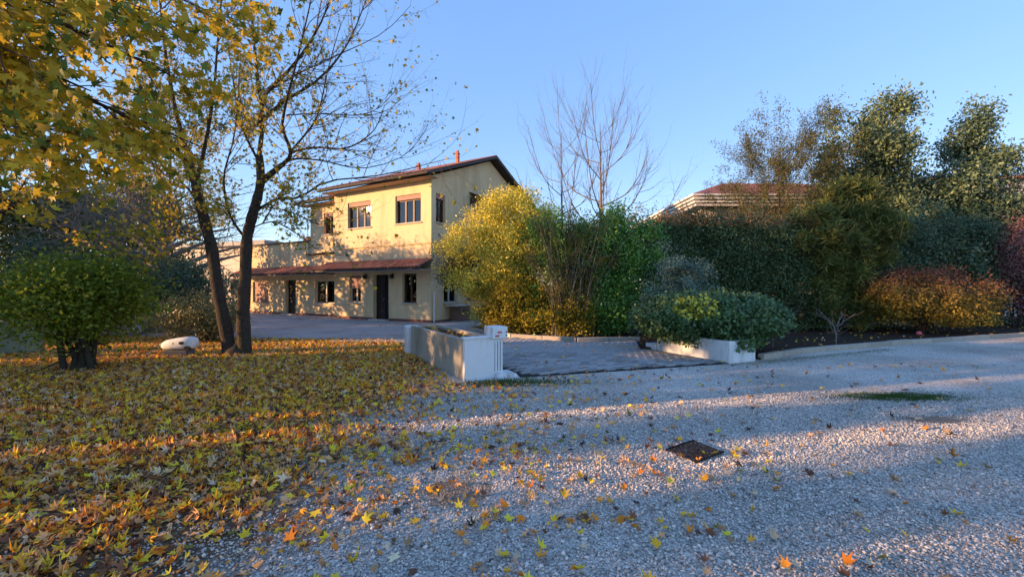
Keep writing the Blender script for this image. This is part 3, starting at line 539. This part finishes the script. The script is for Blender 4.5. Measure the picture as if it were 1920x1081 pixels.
def redt(P, c):
    f = np.clip((P[:, 2] - 1.0) / 1.0 + (P[:, 0] - 14.2) * .10 + R.normal(size=len(P)) * .25, 0, 1)[:, None]
    return (np.array([.36, .26, .045]) * (1 - f) + np.array([.26, .105, .07]) * f) * R.uniform(.5, 1.25, (len(P), 1))
shrub('red_shrub', 'wide rounded shrub turning from yellow to dull red behind the kerb', (14.0, 13.9, 0), [((14.0, 13.9, 1.35), (2.25, 1.3, .82)), ((14.6, 13.9, .85), (1.6, 1.0, .7)), ((12.6, 13.8, 1.15), (.9, .9, .6))], 26000, (.3, .2, .03), (.3, .1, .05), .085, .5, 420, .13, .28, mat='leaf', tweak=redt, stems=14, zmin=.3)
sj = empty('spreading_conifer', (5.0, 11.9, 0), label='small blue-green conifer with level branches behind the ivy dome', cat='conifer')
L = [(smooth_line([(0, 0, 0), (.05, 0, 1.2), (0, 0, 2.45)], 7), np.linspace(.05, .015, 7))]
for k in range(26):
    z = R.uniform(.6, 2.4); a = R.uniform(0, 6.28); l = 1.5 * (1.25 - z / 2.6); L.append((smooth_line([(0, 0, z), (math.cos(a) * l * .5, math.sin(a) * l * .5, z + .12), (math.cos(a) * l, math.sin(a) * l, z + .02)], 6), np.linspace(.02, .005, 6)))
tubes('trunk', L, MAT['bark'], sj); P = along(L[1:], 9000, .2, jit=.09); u = R.random((len(P), 1)); leaves('foliage', P, R.uniform(.05, .1, len(P)), np.array([.035, .06, .045]) * (1 - u) + np.array([.10, .15, .12]) * u, MAT['leafdark'], sj, width=.3, nbias=(0, -.2, .8))
def sapling(label, loc, h, n, mat):
    t = empty('bare_sapling', tuple(loc), label=label, cat='sapling', group='bare saplings in the planting bed'); L = []
    for k in range(n):
        a = R.uniform(0, 6.28); L.append((smooth_line([(0, 0, 0), (.06 * math.cos(a), .06 * math.sin(a), h * .45), (h * .45 * math.cos(a), h * .4 * math.sin(a), h * R.uniform(.7, 1))], 7), np.linspace(.018, .005, 7))); L += spray(L[-1], 7, h * .4, .7, .4, r0=.007)
    tubes('stem', L, MAT[mat], t)
sapling('slim pale bare sapling in the soil left of the red shrub', (8.6, 10.9, .04), 1.1, 4, 'twiggrey'); sapling('tangled leafless bush in the soil right of the ivy planter', (6.6, 10.4, .04), 1.2, 9, 'baregrey')

# trees behind the hedge
def decid(name, label, base, h, r, n1, l1, mat, up=.7, spread=.5, n2=7, n3=4, t0=.25, lean=(0, 0), group=None, cat='tree', start=.25):
    root = empty(name, tuple(base), label=label, cat=cat, group=group); tr = (smooth_line([(0, 0, 0), (lean[0] * .4 + .05, lean[1] * .4, h * .5), (lean[0], lean[1], h)], 12), np.linspace(1, .2, 12) ** 1.6 * r); L1, L2, L3 = [], [], []
    for k in range(n1):
        f = start + (1 - start) * (k + R.random()) / n1 * .9; q = f * 11; i = int(q); p = tr[0][i] + (tr[0][min(i + 1, 11)] - tr[0][i]) * (q - i); a = k * 2.4 + R.normal() * .3; l = l1 * (1.15 - .75 * f) * R.uniform(.8, 1.2)
        d = np.array([math.cos(a), math.sin(a), 0]); L1.append((smooth_line([p, p + d * l * .45 + np.array([0, 0, l * .25]), p + d * l * .75 + np.array([0, 0, l * up])], 8), np.linspace(r * .45 * (1.1 - f), .008, 8)))
    for q in L1: L2 += spray(q, n2, l1 * .38, spread, up, r0=.016, t0=t0)
    for q in L2: L3 += spray(q, n3, l1 * .16, .6, up, r0=.007)
    tubes('trunk', [tr], MAT[mat], root); tubes('branches', L1 + L2 + L3, MAT[mat], root); return root, L1, L2, L3
decid('bare_tree', 'leafless tree with straight trunk and rising branches behind the hedge', px(1125, 540, 20) * np.array([1, 1, 0]), 9.6, .15, 20, 5.0, 'baregrey', .82, .3, 9, 5, start=.3)
decid('bare_tree', 'slimmer leafless tree left of the straight trunk behind the shrub', px(1052, 540, 20.5) * np.array([1, 1, 0]), 9.4, .11, 16, 4.0, 'baregrey', .9, .28, 6, 4, start=.35)
o_, L1, L2, L3 = decid('olive_tree', 'loose grey-green tree with thin branches in front of the red roof', px(1460, 540, 18.5) * np.array([1, 1, 0]), 7.6, .13, 24, 3.7, 'twig', .6, .6, 9, 5, start=.35)
P = along(L2 + L3, 36000, .3, jit=.10); u = R.random((len(P), 1)); leaves('foliage', P, R.uniform(.06, .13, len(P)), np.array([.07, .085, .03]) * (1 - u) + np.array([.19, .17, .06]) * u, MAT['leaf'], o_, width=.3)
def evergreen(label, base, ells, N, A, B, size=.15, h=8, name='evergreen_tree', cr=.26, clumps=260, shell=.5, width=.5, group=None, mat='leafdark'):
    root = empty(name, tuple(base), label=label, cat='tree', group=group); b = np.asarray(base, float); P, i, C = cloud(ells, N, clumps, cr, shell, zmin=.3)
    leaves('foliage', P - b, R.uniform(.6, 1.2, len(P)) * size, colmix(i, len(C), A, B), MAT[mat], root, width=width)
    tr = (smooth_line([(0, 0, 0), (.08, 0, h * .5), (0, 0, h)], 10), np.linspace(.16, .02, 10)); L = [tr]
    for c in C[::3]:
        e = c - b; z = max(.4, e[2] * .75); L.append((smooth_line([(0, 0, z), (e[0] * .5, e[1] * .5, z * .4 + e[2] * .6), tuple(e)], 5), np.linspace(.035, .006, 5)))
    tubes('trunk', L, MAT['bark'], root); return root
def spire(c, h, r, n=7, z0=1.5): return [((c[0] + R.normal() * r * .22, c[1] + R.normal() * r * .2, z0 + (h - z0) * (k + .5) / n), (r * (1.12 - .88 * (k + .5) / n), r * (1.1 - .85 * (k + .5) / n), (h - z0) / n * .85)) for k in range(n)]
c = px(1655, 540, 18.5); evergreen('tallest dark evergreen tree rising above the right hedge', (c[0], c[1], 0), spire(c, 10.2, 2.4, 9) + spire((c[0] - 2.0, c[1] + .3), 9.2, 1.0, 6, 3), 80000, (.022, .040, .024), (.07, .09, .04), .17, 9.5, clumps=420, cr=.3)
c = px(1812, 540, 18.5); evergreen('second dark evergreen tree, nearer the right edge', (c[0], c[1], 0), spire(c, 9.5, 1.9, 8), 56000, (.022, .040, .026), (.065, .09, .045), .16, 8.8, clumps=340, cr=.28)
c = px(1875, 540, 20.5); evergreen('airy light green tree beside the sunlit building at the right', (c[0], c[1], 0), spire(c, 7.6, 2.2, 5), 14000, (.05, .07, .03), (.16, .15, .06), .13, 7.2, width=.3, mat='leaf')

# ------------------------------------------------------------------ left side
def bush_t(P, c): return c * (1 + .5 * np.clip((P[:, 2:3] - 1.2), -.4, .8))
gb = gp(152, 694)
shrub('green_shrub', 'rounded yellow-green shrub on a short dark trunk at the left', gb, [((gb[0] - .1, gb[1], 1.25), (1.22, 1.0, .82)), ((gb[0] + .35, gb[1], 1.55), (.75, .7, .5)), ((gb[0] - .55, gb[1], 1.45), (.75, .7, .55))], 17000, (.09, .145, .014), (.28, .31, .025), .075, .65, 230, .19, .42, mat='leaf', stems=9, sr=.06, zmin=.22)
shrub('dark_shrub', 'dark bluish evergreen shrub left of the maple trunks', (-9.6, 13, 0), [((-9.9, 13, 1.2), (1.5, 1.0, 1.1)), ((-10.8, 13.3, 1.5), (1.1, 1.0, 1.0))], 15000, (.016, .032, .020), (.05, .075, .035), .09, .5, 240, .16, .3)
shrub('olive_brown_shrub', 'low olive-brown bush behind the white shell', (-8.8, 11.8, 0), [((-9.0, 11.8, .7), (1.25, .7, .65))], 10000, (.05, .055, .02), (.13, .11, .04), .075, .45, 160, .13, .3)
shrub('dark_shrub', 'dark evergreen shrub behind the concrete wall at the left edge', (-15.5, 13.2, 0), [((-15.3, 13.2, 1.6), (1.9, 1.0, 1.5)), ((-13.2, 13.6, 1.4), (1.4, 1.0, 1.3))], 18000, (.018, .034, .022), (.055, .08, .04), .10, .5, 260, .18, .3)
evergreen('tall dark green conifer behind the old bare tree at the far left', (-18.2, 16.4, 0), [((-18.3, 16.4, 2.6), (2.8, 1.5, 2.4)), ((-17.5, 16.6, 4.6), (2.2, 1.5, 1.6))], 20000, (.025, .04, .016), (.075, .085, .03), .13, 6)
old, L1, L2, L3 = decid('old_tree', 'old dark trunk with a tangle of bare grey twigs at the left', (-12.6, 14.6, 0), 4.2, .42, 24, 4.6, 'twiggrey', .35, .8, 11, 4, start=.4)
P = along(L2, 2500, .1, jit=.2); leaves('ivy', P * np.array([.6, .6, 1]), R.uniform(.06, .1, len(P)), np.array([.03, .035, .02]) * R.uniform(.6, 1.6, (len(P), 1)), MAT['leafdark'], old)
def maple_leaf_obj(parent, P, cols, size, n):
    keys = list(cols); mes = {}
    for k in keys:
        for j, (V0, F0) in enumerate(MAPLES): mes[k, j] = fast_mesh('leaf', V0, F0, MAT['l_' + k])
    for p in P[:n]:
        o = link('leaf', mes[rnd.choices(keys, [cols[k] for k in keys])[0], rnd.randrange(4)], parent, tuple(p)); s = size * rnd.uniform(.7, 1.2); o.scale = (s, s, s)
        o.rotation_euler = (rnd.gauss(0, .9), math.pi / 2 + rnd.gauss(0, .6), rnd.uniform(0, 6.28))
def leafcols(n, A, B, C, f=.2):
    u = R.random((n, 1)); c = np.array(A) * (1 - u) + np.array(B) * u; k = R.random(n) < f; c[k] = np.array(C) * R.uniform(.6, 1.2, (k.sum(), 1)); return c
# the two-stemmed maple
tb = gp(447, 664); D0 = tb[1]; mp_ = empty('maple_tree', tuple(tb), label='maple with two dark trunks and thinning yellow leaves on the lawn', cat='tree')
def limb(pts, r0, r1, dd=0.0, n=14):
    r0 *= .66; r1 *= .8; w = [px(x, y, D0 + dd * (k / (len(pts) - 1)) ** 1.3) - tb for k, (x, y) in enumerate(pts)]; n = n if r0 < .12 else 44; return (smooth_line(w, n), np.linspace(r0, r1, n) * (1 + R.normal(size=n) * (.0 if n < 44 else .045)))
T1 = limb([(432, 668), (424, 620), (408, 540), (397, 465), (380, 400), (367, 345)], .215, .13, .25); T2 = limb([(460, 664), (456, 600), (460, 520), (463, 450), (472, 408), (488, 345), (486, 290)], .22, .10, -.2)
LIMBS = [limb([(367, 345), (352, 290), (330, 210), (312, 110), (300, 0), (290, -90)], .10, .02, .5), limb([(370, 360), (345, 300), (295, 225), (250, 130), (215, 20), (190, -70)], .10, .015, -1.2), limb([(378, 395), (350, 350), (300, 320), (250, 260), (180, 200)], .05, .01, 1.4), limb([(367, 345), (385, 270), (400, 180), (408, 80), (420, -60)], .07, .014, -1),
    limb([(486, 290), (492, 220), (482, 140), (472, 30), (468, -80)], .085, .015, .3), limb([(486, 235), (497, 178), (540, 133), (573, 90), (606, 33), (630, -40)], .08, .012, -.9), limb([(484, 232), (533, 190), (600, 146), (653, 80), (690, -10)], .075, .012, 1.2), limb([(488, 345), (535, 303), (545, 283), (530, 240), (537, 190), (560, 100), (590, -30)], .085, .012, -1.8), limb([(545, 285), (590, 276), (650, 277), (700, 245), (722, 195)], .045, .006, -1.4), limb([(480, 395), (520, 372), (560, 370), (613, 340), (700, 330), (766, 316), (843, 296)], .05, .006, -1.8),
    limb([(490, 335), (540, 300), (600, 300), (680, 315), (760, 290), (800, 240)], .04, .005, .9), limb([(497, 178), (520, 160), (575, 130), (640, 100), (720, 60), (770, 10)], .035, .006, 1.8), limb([(537, 215), (600, 212), (670, 215), (712, 200), (745, 165)], .03, .005, .3), limb([(545, 283), (585, 235), (600, 200), (615, 130), (640, 40)], .04, .006, -2.4), limb([(465, 430), (510, 415), (560, 440), (600, 470), (660, 480)], .03, .005, -2.2), limb([(463, 450), (430, 400), (420, 330), (440, 250), (450, 120)], .05, .01, -1.6), limb([(484, 300), (455, 240), (440, 170), (425, 60)], .05, .01, 1.6), limb([(395, 455), (350, 440), (320, 425), (285, 435)], .03, .006, -.8), limb([(480, 385), (540, 395), (600, 420), (640, 400)], .03, .005, -2.6)]
S1, S2 = [], []
for q in LIMBS: S1 += spray(q, 20, 1.35, .6, .3, r0=.011, t0=.12, bias=(.15, 0, .1))
for q in S1: S2 += spray(q, 6, .5, .6, .1, r0=.005)
tubes('trunk', [T1, T2, (np.array([(-.03, 0, -.04), (-.02, 0, .10), (-.01, .02, .26)]), np.array([.34, .24, .10]))], MAT['bark'], mp_, 12); tubes('limbs', LIMBS, MAT['bark'], mp_); tubes('twigs', S1 + S2, MAT['twig'], mp_)
Pl = along(S1 + S2, 19000, .2, jit=.07); X = Pl[:, 0] + tb[0]; Z = Pl[:, 2]
keep = R.random(len(Pl)) < np.clip(1.0 - (X + 6.6) * .34 - np.clip(Z - 4.2, 0, 9) * .06, .10, 1); Pl = Pl[keep]
maple_leaf_obj(mp_, Pl, dict(yellow=4, gold=2, green=3, ochre=2), .075, 280)
Pr = Pl[280:]; leaves('foliage', Pr, R.uniform(.045, .09, len(Pr)), leafcols(len(Pr), (.60, .42, .03), (.42, .32, .035), (.20, .24, .03), .3), MAT['leaf'], mp_, MAPLES[1], tdir=(0, 0, -.8), kind='stuff')
Pb = along(S2 + S1, 2200, .5, jit=.02); leaves('seed_clusters', Pb, R.uniform(.02, .04, len(Pb)), np.array([.22, .15, .08]) * R.uniform(.5, 1.3, (len(Pb), 1)), MAT['leaf'], mp_, kind='stuff')
# near maple, trunk just outside the frame at the left; its branches hang into view
nm = empty('maple_tree', (-6.6, 3.6, 0), label='near maple whose large yellow leaves hang across the upper left corner', cat='tree'); nbp = np.array([-6.6, 3.6, 0])
NT = (smooth_line([(0, 0, 0), (.1, .05, 2.2), (0, .1, 5), (.2, .2, 8)], 12), np.linspace(.24, .07, 12))
NL = []
for (x, y, d, z0) in ((60, 110, 3.3, 3.2), (170, 170, 3.7, 3.3), (300, 250, 4.8, 3.4), (430, 40, 5.4, 4.6), (270, 30, 4.2, 4.4), (120, 300, 4.6, 2.9), (210, 330, 6.0, 3.0), (340, 150, 4.4, 3.9), (30, 240, 3.6, 2.9), (120, 20, 3.4, 4.0), (390, 280, 5.6, 3.2), (480, -40, 5.0, 5.2), (20, 10, 3.2, 3.8)):
    e = px(x, y, d) - nbp; s = np.array([.05, .06, z0 + .2]); NL.append((smooth_line([s, s * .55 + e * .45 + np.array([0, 0, .45]), e], 12), np.linspace(.05, .006, 12)))
N1, N2 = [], []
for q in NL: N1 += spray(q, 11, .85, .6, -.15, r0=.009, t0=.35)
for q in N1: N2 += spray(q, 3, .3, .6, -.3, r0=.004)
tubes('trunk', [NT], MAT['bark'], nm, 12); tubes('limbs', NL, MAT['bark'], nm); tubes('twigs', N1 + N2, MAT['twig'], nm)
Pn = along(N1 + N2, 5200, .25, jit=.08); w_ = Pn + nbp; u_ = (w_[:, 0] / np.maximum(w_[:, 1], .1)) * FPX + 960; v_ = 540 - (w_[:, 2] - EYE) / np.maximum(w_[:, 1], .1) * FPX
Pn = Pn[(w_[:, 1] > 2.3) & (v_ < 400 - .45 * np.clip(u_ - 150, 0, 900) + 40 * R.normal(size=len(Pn)))]; order = np.argsort((Pn + nbp)[:, 1]); Pn = Pn[order]
maple_leaf_obj(nm, Pn, dict(yellow=5, gold=3, green=2, ochre=3), .088, 300)
Pr = Pn[300:]; leaves('foliage', Pr, R.uniform(.06, .10, len(Pr)), leafcols(len(Pr), (.60, .43, .03), (.46, .33, .03), (.16, .22, .03), .22), MAT['leaf'], nm, MAPLES[0], tdir=(0, 0, -.8), kind='stuff')
# yellow trees further back on the left
for (x, d, h, n_, lab) in ((-110, 8.6, 9.0, 7000, 'yellow-leaved tree reaching in from beyond the far left edge'), (318, 23, 12.5, 9000, 'yellow tree far behind the dark bushes, left of the maple trunks')):
    c = px(x, 540, d); t_, L1, L2, L3 = decid('yellow_tree', lab, (c[0], c[1], 0), h, .2, 16, 3.6, 'bark', .6, .6, 8, 4, start=.3)
    P = along(L2 + L3, n_, .2, jit=.08); leaves('foliage', P, R.uniform(.06, .11, len(P)), leafcols(len(P), (.55, .39, .03), (.45, .32, .04), (.10, .14, .03), .2), MAT['leaf'], t_, MAPLES[1], tdir=(0, 0, -.8))
# added trees left of the frame; heights and gaps shape the low sun
k = 0; ORD = 'first second third fourth fifth sixth seventh eighth ninth tenth eleventh twelfth thirteenth fourteenth fifteenth sixteenth seventeenth'.split()
for (y, h, r) in ((-15.5, 6.4, 1.6), (-12.6, 6.2, 1.6), (-9.6, 6.6, 1.6), (-6.8, 6.3, 1.5), (-4.1, 6.5, 1.2), (-2.6, 6.2, .66), (-.85, 6.1, .5), (.95, 6.4, .74), (2.6, 6.9, 1.2), (4.7, 6.7, 1.3), (9.6, 6.3, 1.15), (11.7, 6.1, 1.4), (14.2, 5.9, 1.5), (16.6, 6.0, 1.5), (19.0, 6.3, 1.5), (21.4, 7.8, 1.5), (23.8, 7.2, 1.5)):
    k += 1; evergreen(f'{ORD[k - 1]} added cypress shading the lawn from the left, counted towards the house', (-20, y, 0), [((-20, y, h * q), (r * (1.1 - .35 * q), r * (1.1 - .35 * q), h * .19)) for q in (.12, .33, .55, .75, .86)], (3300 if y > 9 else 5200) if y > 1.5 else (1300 if y < -5 else 2100), (.02, .035, .016), (.05, .07, .025), .30, h - .4, 'shade_cypress', .2, 170 if y > 1.5 else 90, .35, group='added shade-casting cypresses left of the lawn')

# ------------------------------------------------------------------ gravel stones, fallen leaves, grass
def dens_left(X, Y): return np.clip((.5 - X + .3 * np.sin(Y * 2.1) + .25 * np.sin(Y * 5.3 + X)) / 2.9, 0, 1)
N = 230000; d = np.sqrt(R.uniform(1.45 ** 2, 6.2 ** 2, N)); x = R.uniform(-1.36, 1.36, N) * d
k = (R.random(N) > np.clip(dens_left(x, d) ** 2 * 1.3 - .1, 0, .95)) & (R.random(N) < np.clip((6.6 - d) / 1.6, .15, 1)); k &= (((x + .42) / .36) ** 2 + ((d - 3.15) / .27) ** 2 > R.uniform(.4, 1.3, N)) & (((x - 5.0) / .5) ** 2 + ((d - 4.85) / .16) ** 2 > R.uniform(.4, 1.3, N)); x, d = x[k], d[k]; N = len(x)
OCT = np.array([(1, 0, 0), (-1, 0, 0), (0, 1, 0), (0, -1, 0), (0, 0, .75), (0, 0, -.6)]); OF = np.array([(0, 2, 4), (2, 1, 4), (1, 3, 4), (3, 0, 4), (2, 0, 5), (1, 2, 5), (3, 1, 5), (0, 3, 5)])
s = R.uniform(.0045, .0105, N) * (1 + (R.random(N) < .06) * .7); th = R.uniform(0, 6.28, N); V = OCT[None] * R.uniform(.65, 1.3, (N, 6, 1)) * s[:, None, None]; V = V + R.normal(size=(N, 6, 3)) * .12 * s[:, None, None]
c_, s_ = np.cos(th)[:, None], np.sin(th)[:, None]; V = np.stack([V[..., 0] * c_ - V[..., 1] * s_ + x[:, None], V[..., 0] * s_ + V[..., 1] * c_ + d[:, None], V[..., 2] + s[:, None] * .45], -1)
u = R.random((N, 1)) ** 1.1; cc = np.array([.34, .31, .275]) * (1 - u) + np.array([.84, .775, .69]) * u; cc[R.random(N) < .08] *= .4
link('gravel_stones', fast_mesh('gravel_stones', V.reshape(-1, 3), (OF[None] + (np.arange(N) * 6)[:, None, None]).reshape(-1, 3), MAT['stone'], np.repeat(cc, 6, 0)), label='pale grey crushed stone lying loose on the forecourt', cat='gravel', kind='stuff')
# leaf litter
def litter_cols(n):
    ks = np.array([DRYCOL[k] for k in ('yellow', 'orange', 'tan', 'pale', 'brown', 'dark', 'olive')]); i = R.choice(7, n, p=[.33, .16, .21, .11, .12, .05, .02]); return ks[i] * R.uniform(.7, 1.35, (n, 1))
N = 130000; d = R.uniform(.6, 13.0, N); x = R.uniform(-17, 1.4, N); k = (R.random(N) < np.clip(dens_left(x, d) ** 2.2, 0, 1)) & (x > -1.5 * d - 2.5); x, d = x[k], d[k]
k = ~inpoly(np.stack([x, d], 1), YARD) & ~((np.abs(x + .47 + (d - 6.96) * .5) < .45) & (d > 6.8) & (d < 10.5)) & ~((x > -1.0 - (d - 6.96) * .49) & (d > 6.9)); x, d = x[k], d[k]
P = np.stack([x, d, .008 + R.random(len(x)) * .035], 1); parts = np.array_split(R.permutation(len(P)), 6)
Vs = []
lt = empty('leaf_litter', label='thick carpet of fallen yellow and brown maple leaves on the lawn', cat='leaf litter', kind='stuff')
for q, tm, fl in zip(parts, MAPLES, (.4, .5, .45, .6, .55, .5)): leaves('fallen_leaves', P[q], R.uniform(.034, .066, len(q)), litter_cols(len(q)), MAT['litter'], lt, tm, nbias=(0, 0, 1), flat=fl, kind='stuff')
q = R.integers(0, len(P), 90000); Pf = P[q] + R.normal(size=(len(q), 3)) * np.array([.12, .12, 0]); Pf[:, 2] = .006 + R.random(len(q)) * .02
leaves('leaf_fragments', Pf, R.uniform(.025, .065, len(q)), np.array([.50, .29, .12]) * R.uniform(.25, 1.5, (len(q), 1)) * np.array([1, 1, .9]), MAT['litter'], lt, width=.6, nbias=(0, 0, 1), flat=.5, kind='stuff')
# leaves on the trough soil, drive, yard and bed (thin scatter)
def scatter(n, x0, x1, y0, y1, z, poly=None):
    P = np.stack([R.uniform(x0, x1, n), R.uniform(y0, y1, n), np.full(n, z)], 1); return P[inpoly(P, poly)] if poly else P
tq = np.array([[-.47, 6.96, 0]]) + np.array([[.866 * a - .5 * b_, .5 * a + .866 * b_, TH - .05] for a, b_ in zip(R.uniform(-.25, .25, 120), R.uniform(.15, TL, 120))])
gsc = np.stack([R.exponential(1.3, 700) - .3, R.uniform(1.9, 8.5, 700), np.full(700, .02)], 1); gsc = gsc[~inpoly(gsc, DRIVE) & ~inpoly(gsc, BED) & ~((gsc[:, 0] < .6) & (gsc[:, 1] > 6.6))]
P = np.concatenate([gsc, scatter(160, -2, 4.6, 7, 12.5, .04, DRIVE), scatter(220, -16, 2, 12, 24, .015, YARD), scatter(900, 2, 22, 9, 18, .06, BED), tq])
leaves('scattered_leaves', P, R.uniform(.04, .075, len(P)), litter_cols(len(P)), MAT['litter'], None, MAPLES[1], nbias=(0, 0, 1), flat=.3, label='thin scatter of dry leaves over gravel, drive, yard and planting bed', cat='leaves', kind='stuff')
# single leaves on the gravel
WORDS = dict(yellow='yellow', orange='orange-brown', tan='tan', pale='pale faded', brown='brown', dark='dark withered', olive='olive green')
lme = {(k, j): fast_mesh('fallen_leaf', V0, F0, MAT['d_' + k]) for k in DRYCOL for j, (V0, F0) in enumerate(MAPLES)}
cnt = 0
while cnt < 300:
    d = math.sqrt(rnd.uniform(2.0 ** 2, 9.0 ** 2)); x = rnd.uniform(-1.0, 1.35 * d)
    if rnd.random() > .35 + .65 * math.exp(-max(x, 0) / 1.4) or inpoly(np.array([[x, d]]), DRIVE)[0] or inpoly(np.array([[x, d]]), BED)[0] or (x < .5 and d > 6.7) or (x > 3.2 and d > 8.3): continue
    kk = rnd.choices(list(DRYCOL), [2, 2.5, 3, 1.5, 4, 3, .6])[0]; o = link('fallen_leaf', lme[kk, rnd.randrange(6)], None, (x, d, .022)); s = rnd.uniform(.04, .075); o.scale = (s, s, s); o.rotation_euler = (rnd.gauss(0, .25), rnd.gauss(0, .25), rnd.uniform(0, 6.28)); cnt += 1
    spots = dict([('beside the drain grate', (1.75, 3.9)), ('near the moss patch', (5.5, 5.85)), ('before the white panel', (0, 6.2)), ('before the ivy planter', (4.2, 7.9)), ('on the near gravel at the lower right', (2.3, 2.2)), ('on the near gravel below the middle', (0.2, 2.3)), ('on the gravel at the edge of the leaf carpet', (-.6, 4.2)), ('on the gravel at the right edge', (6.2, 5.0)), ('on the gravel before the right kerb', (8.5, 8.6)), ('on the damp bare patch', (-.4, 3.1)), ('on the open gravel before the drive', (2.0, 6.3))])
    where = min(spots, key=lambda k: (spots[k][0] - x) ** 2 + (spots[k][1] - d) ** 2); size_ = 'small' if s < .052 else 'broad' if s > .064 else 'middling'
    tag(o, f"{size_} {WORDS[kk]} fallen leaf {where}", 'leaf', f"{WORDS[kk]} leaves strewn on the gravel")
def grass(name, label, pts, h):
    n = len(pts); V0 = np.array([(0, -.06, 0), (0, .06, 0), (1, 0, .25)]); leaves(name, pts, R.uniform(.5, 1.2, n) * h, np.array([.06, .11, .02]) * R.uniform(.5, 1.8, (n, 1)), MAT['grass'], None, (V0, np.array([(0, 1, 2)])), flat=.5, nbias=(0, -.6, .2), tdir=(0, 0, 2.2), label=label, cat='grass', kind='stuff')
a = R.normal(size=(2600, 3)) * np.array([.55, .16, 0]) + np.array([-.1, 6.72, .005]); grass('grass', 'green grass strip along the foot of the white panel', a[a[:, 1] < 6.8 + .42 * (a[:, 0] + .5)], .07)
s = R.random((5200, 1)); a = np.array([4.4, 8.35, .005]) * (1 - s) + np.array([9.5, 10.45, .005]) * s + R.normal(size=(5200, 3)) * np.array([.2, .15, 0]); grass('grass', 'sparse grass along the kerb right of the ivy planter', a[a[:, 1] < 8.75 + .42 * (a[:, 0] - 5.4)], .035)
a = R.normal(size=(9000, 3)) * np.array([.42, .11, 0]) + np.array([5.5, 5.85, .006]); grass('moss', 'green moss patch on the gravel at the right', a[R.random(len(a)) < .25 + .75 * (np.sin(a[:, 0] * 9) * np.sin(a[:, 1] * 23 + 1) > -.2)], .04)
a = np.stack([R.uniform(-9, -3, 2500), R.uniform(9.5, 12.4, 2500), np.full(2500, .004)], 1); grass('grass', 'short grass showing through the leaves near the yard', a, .06)
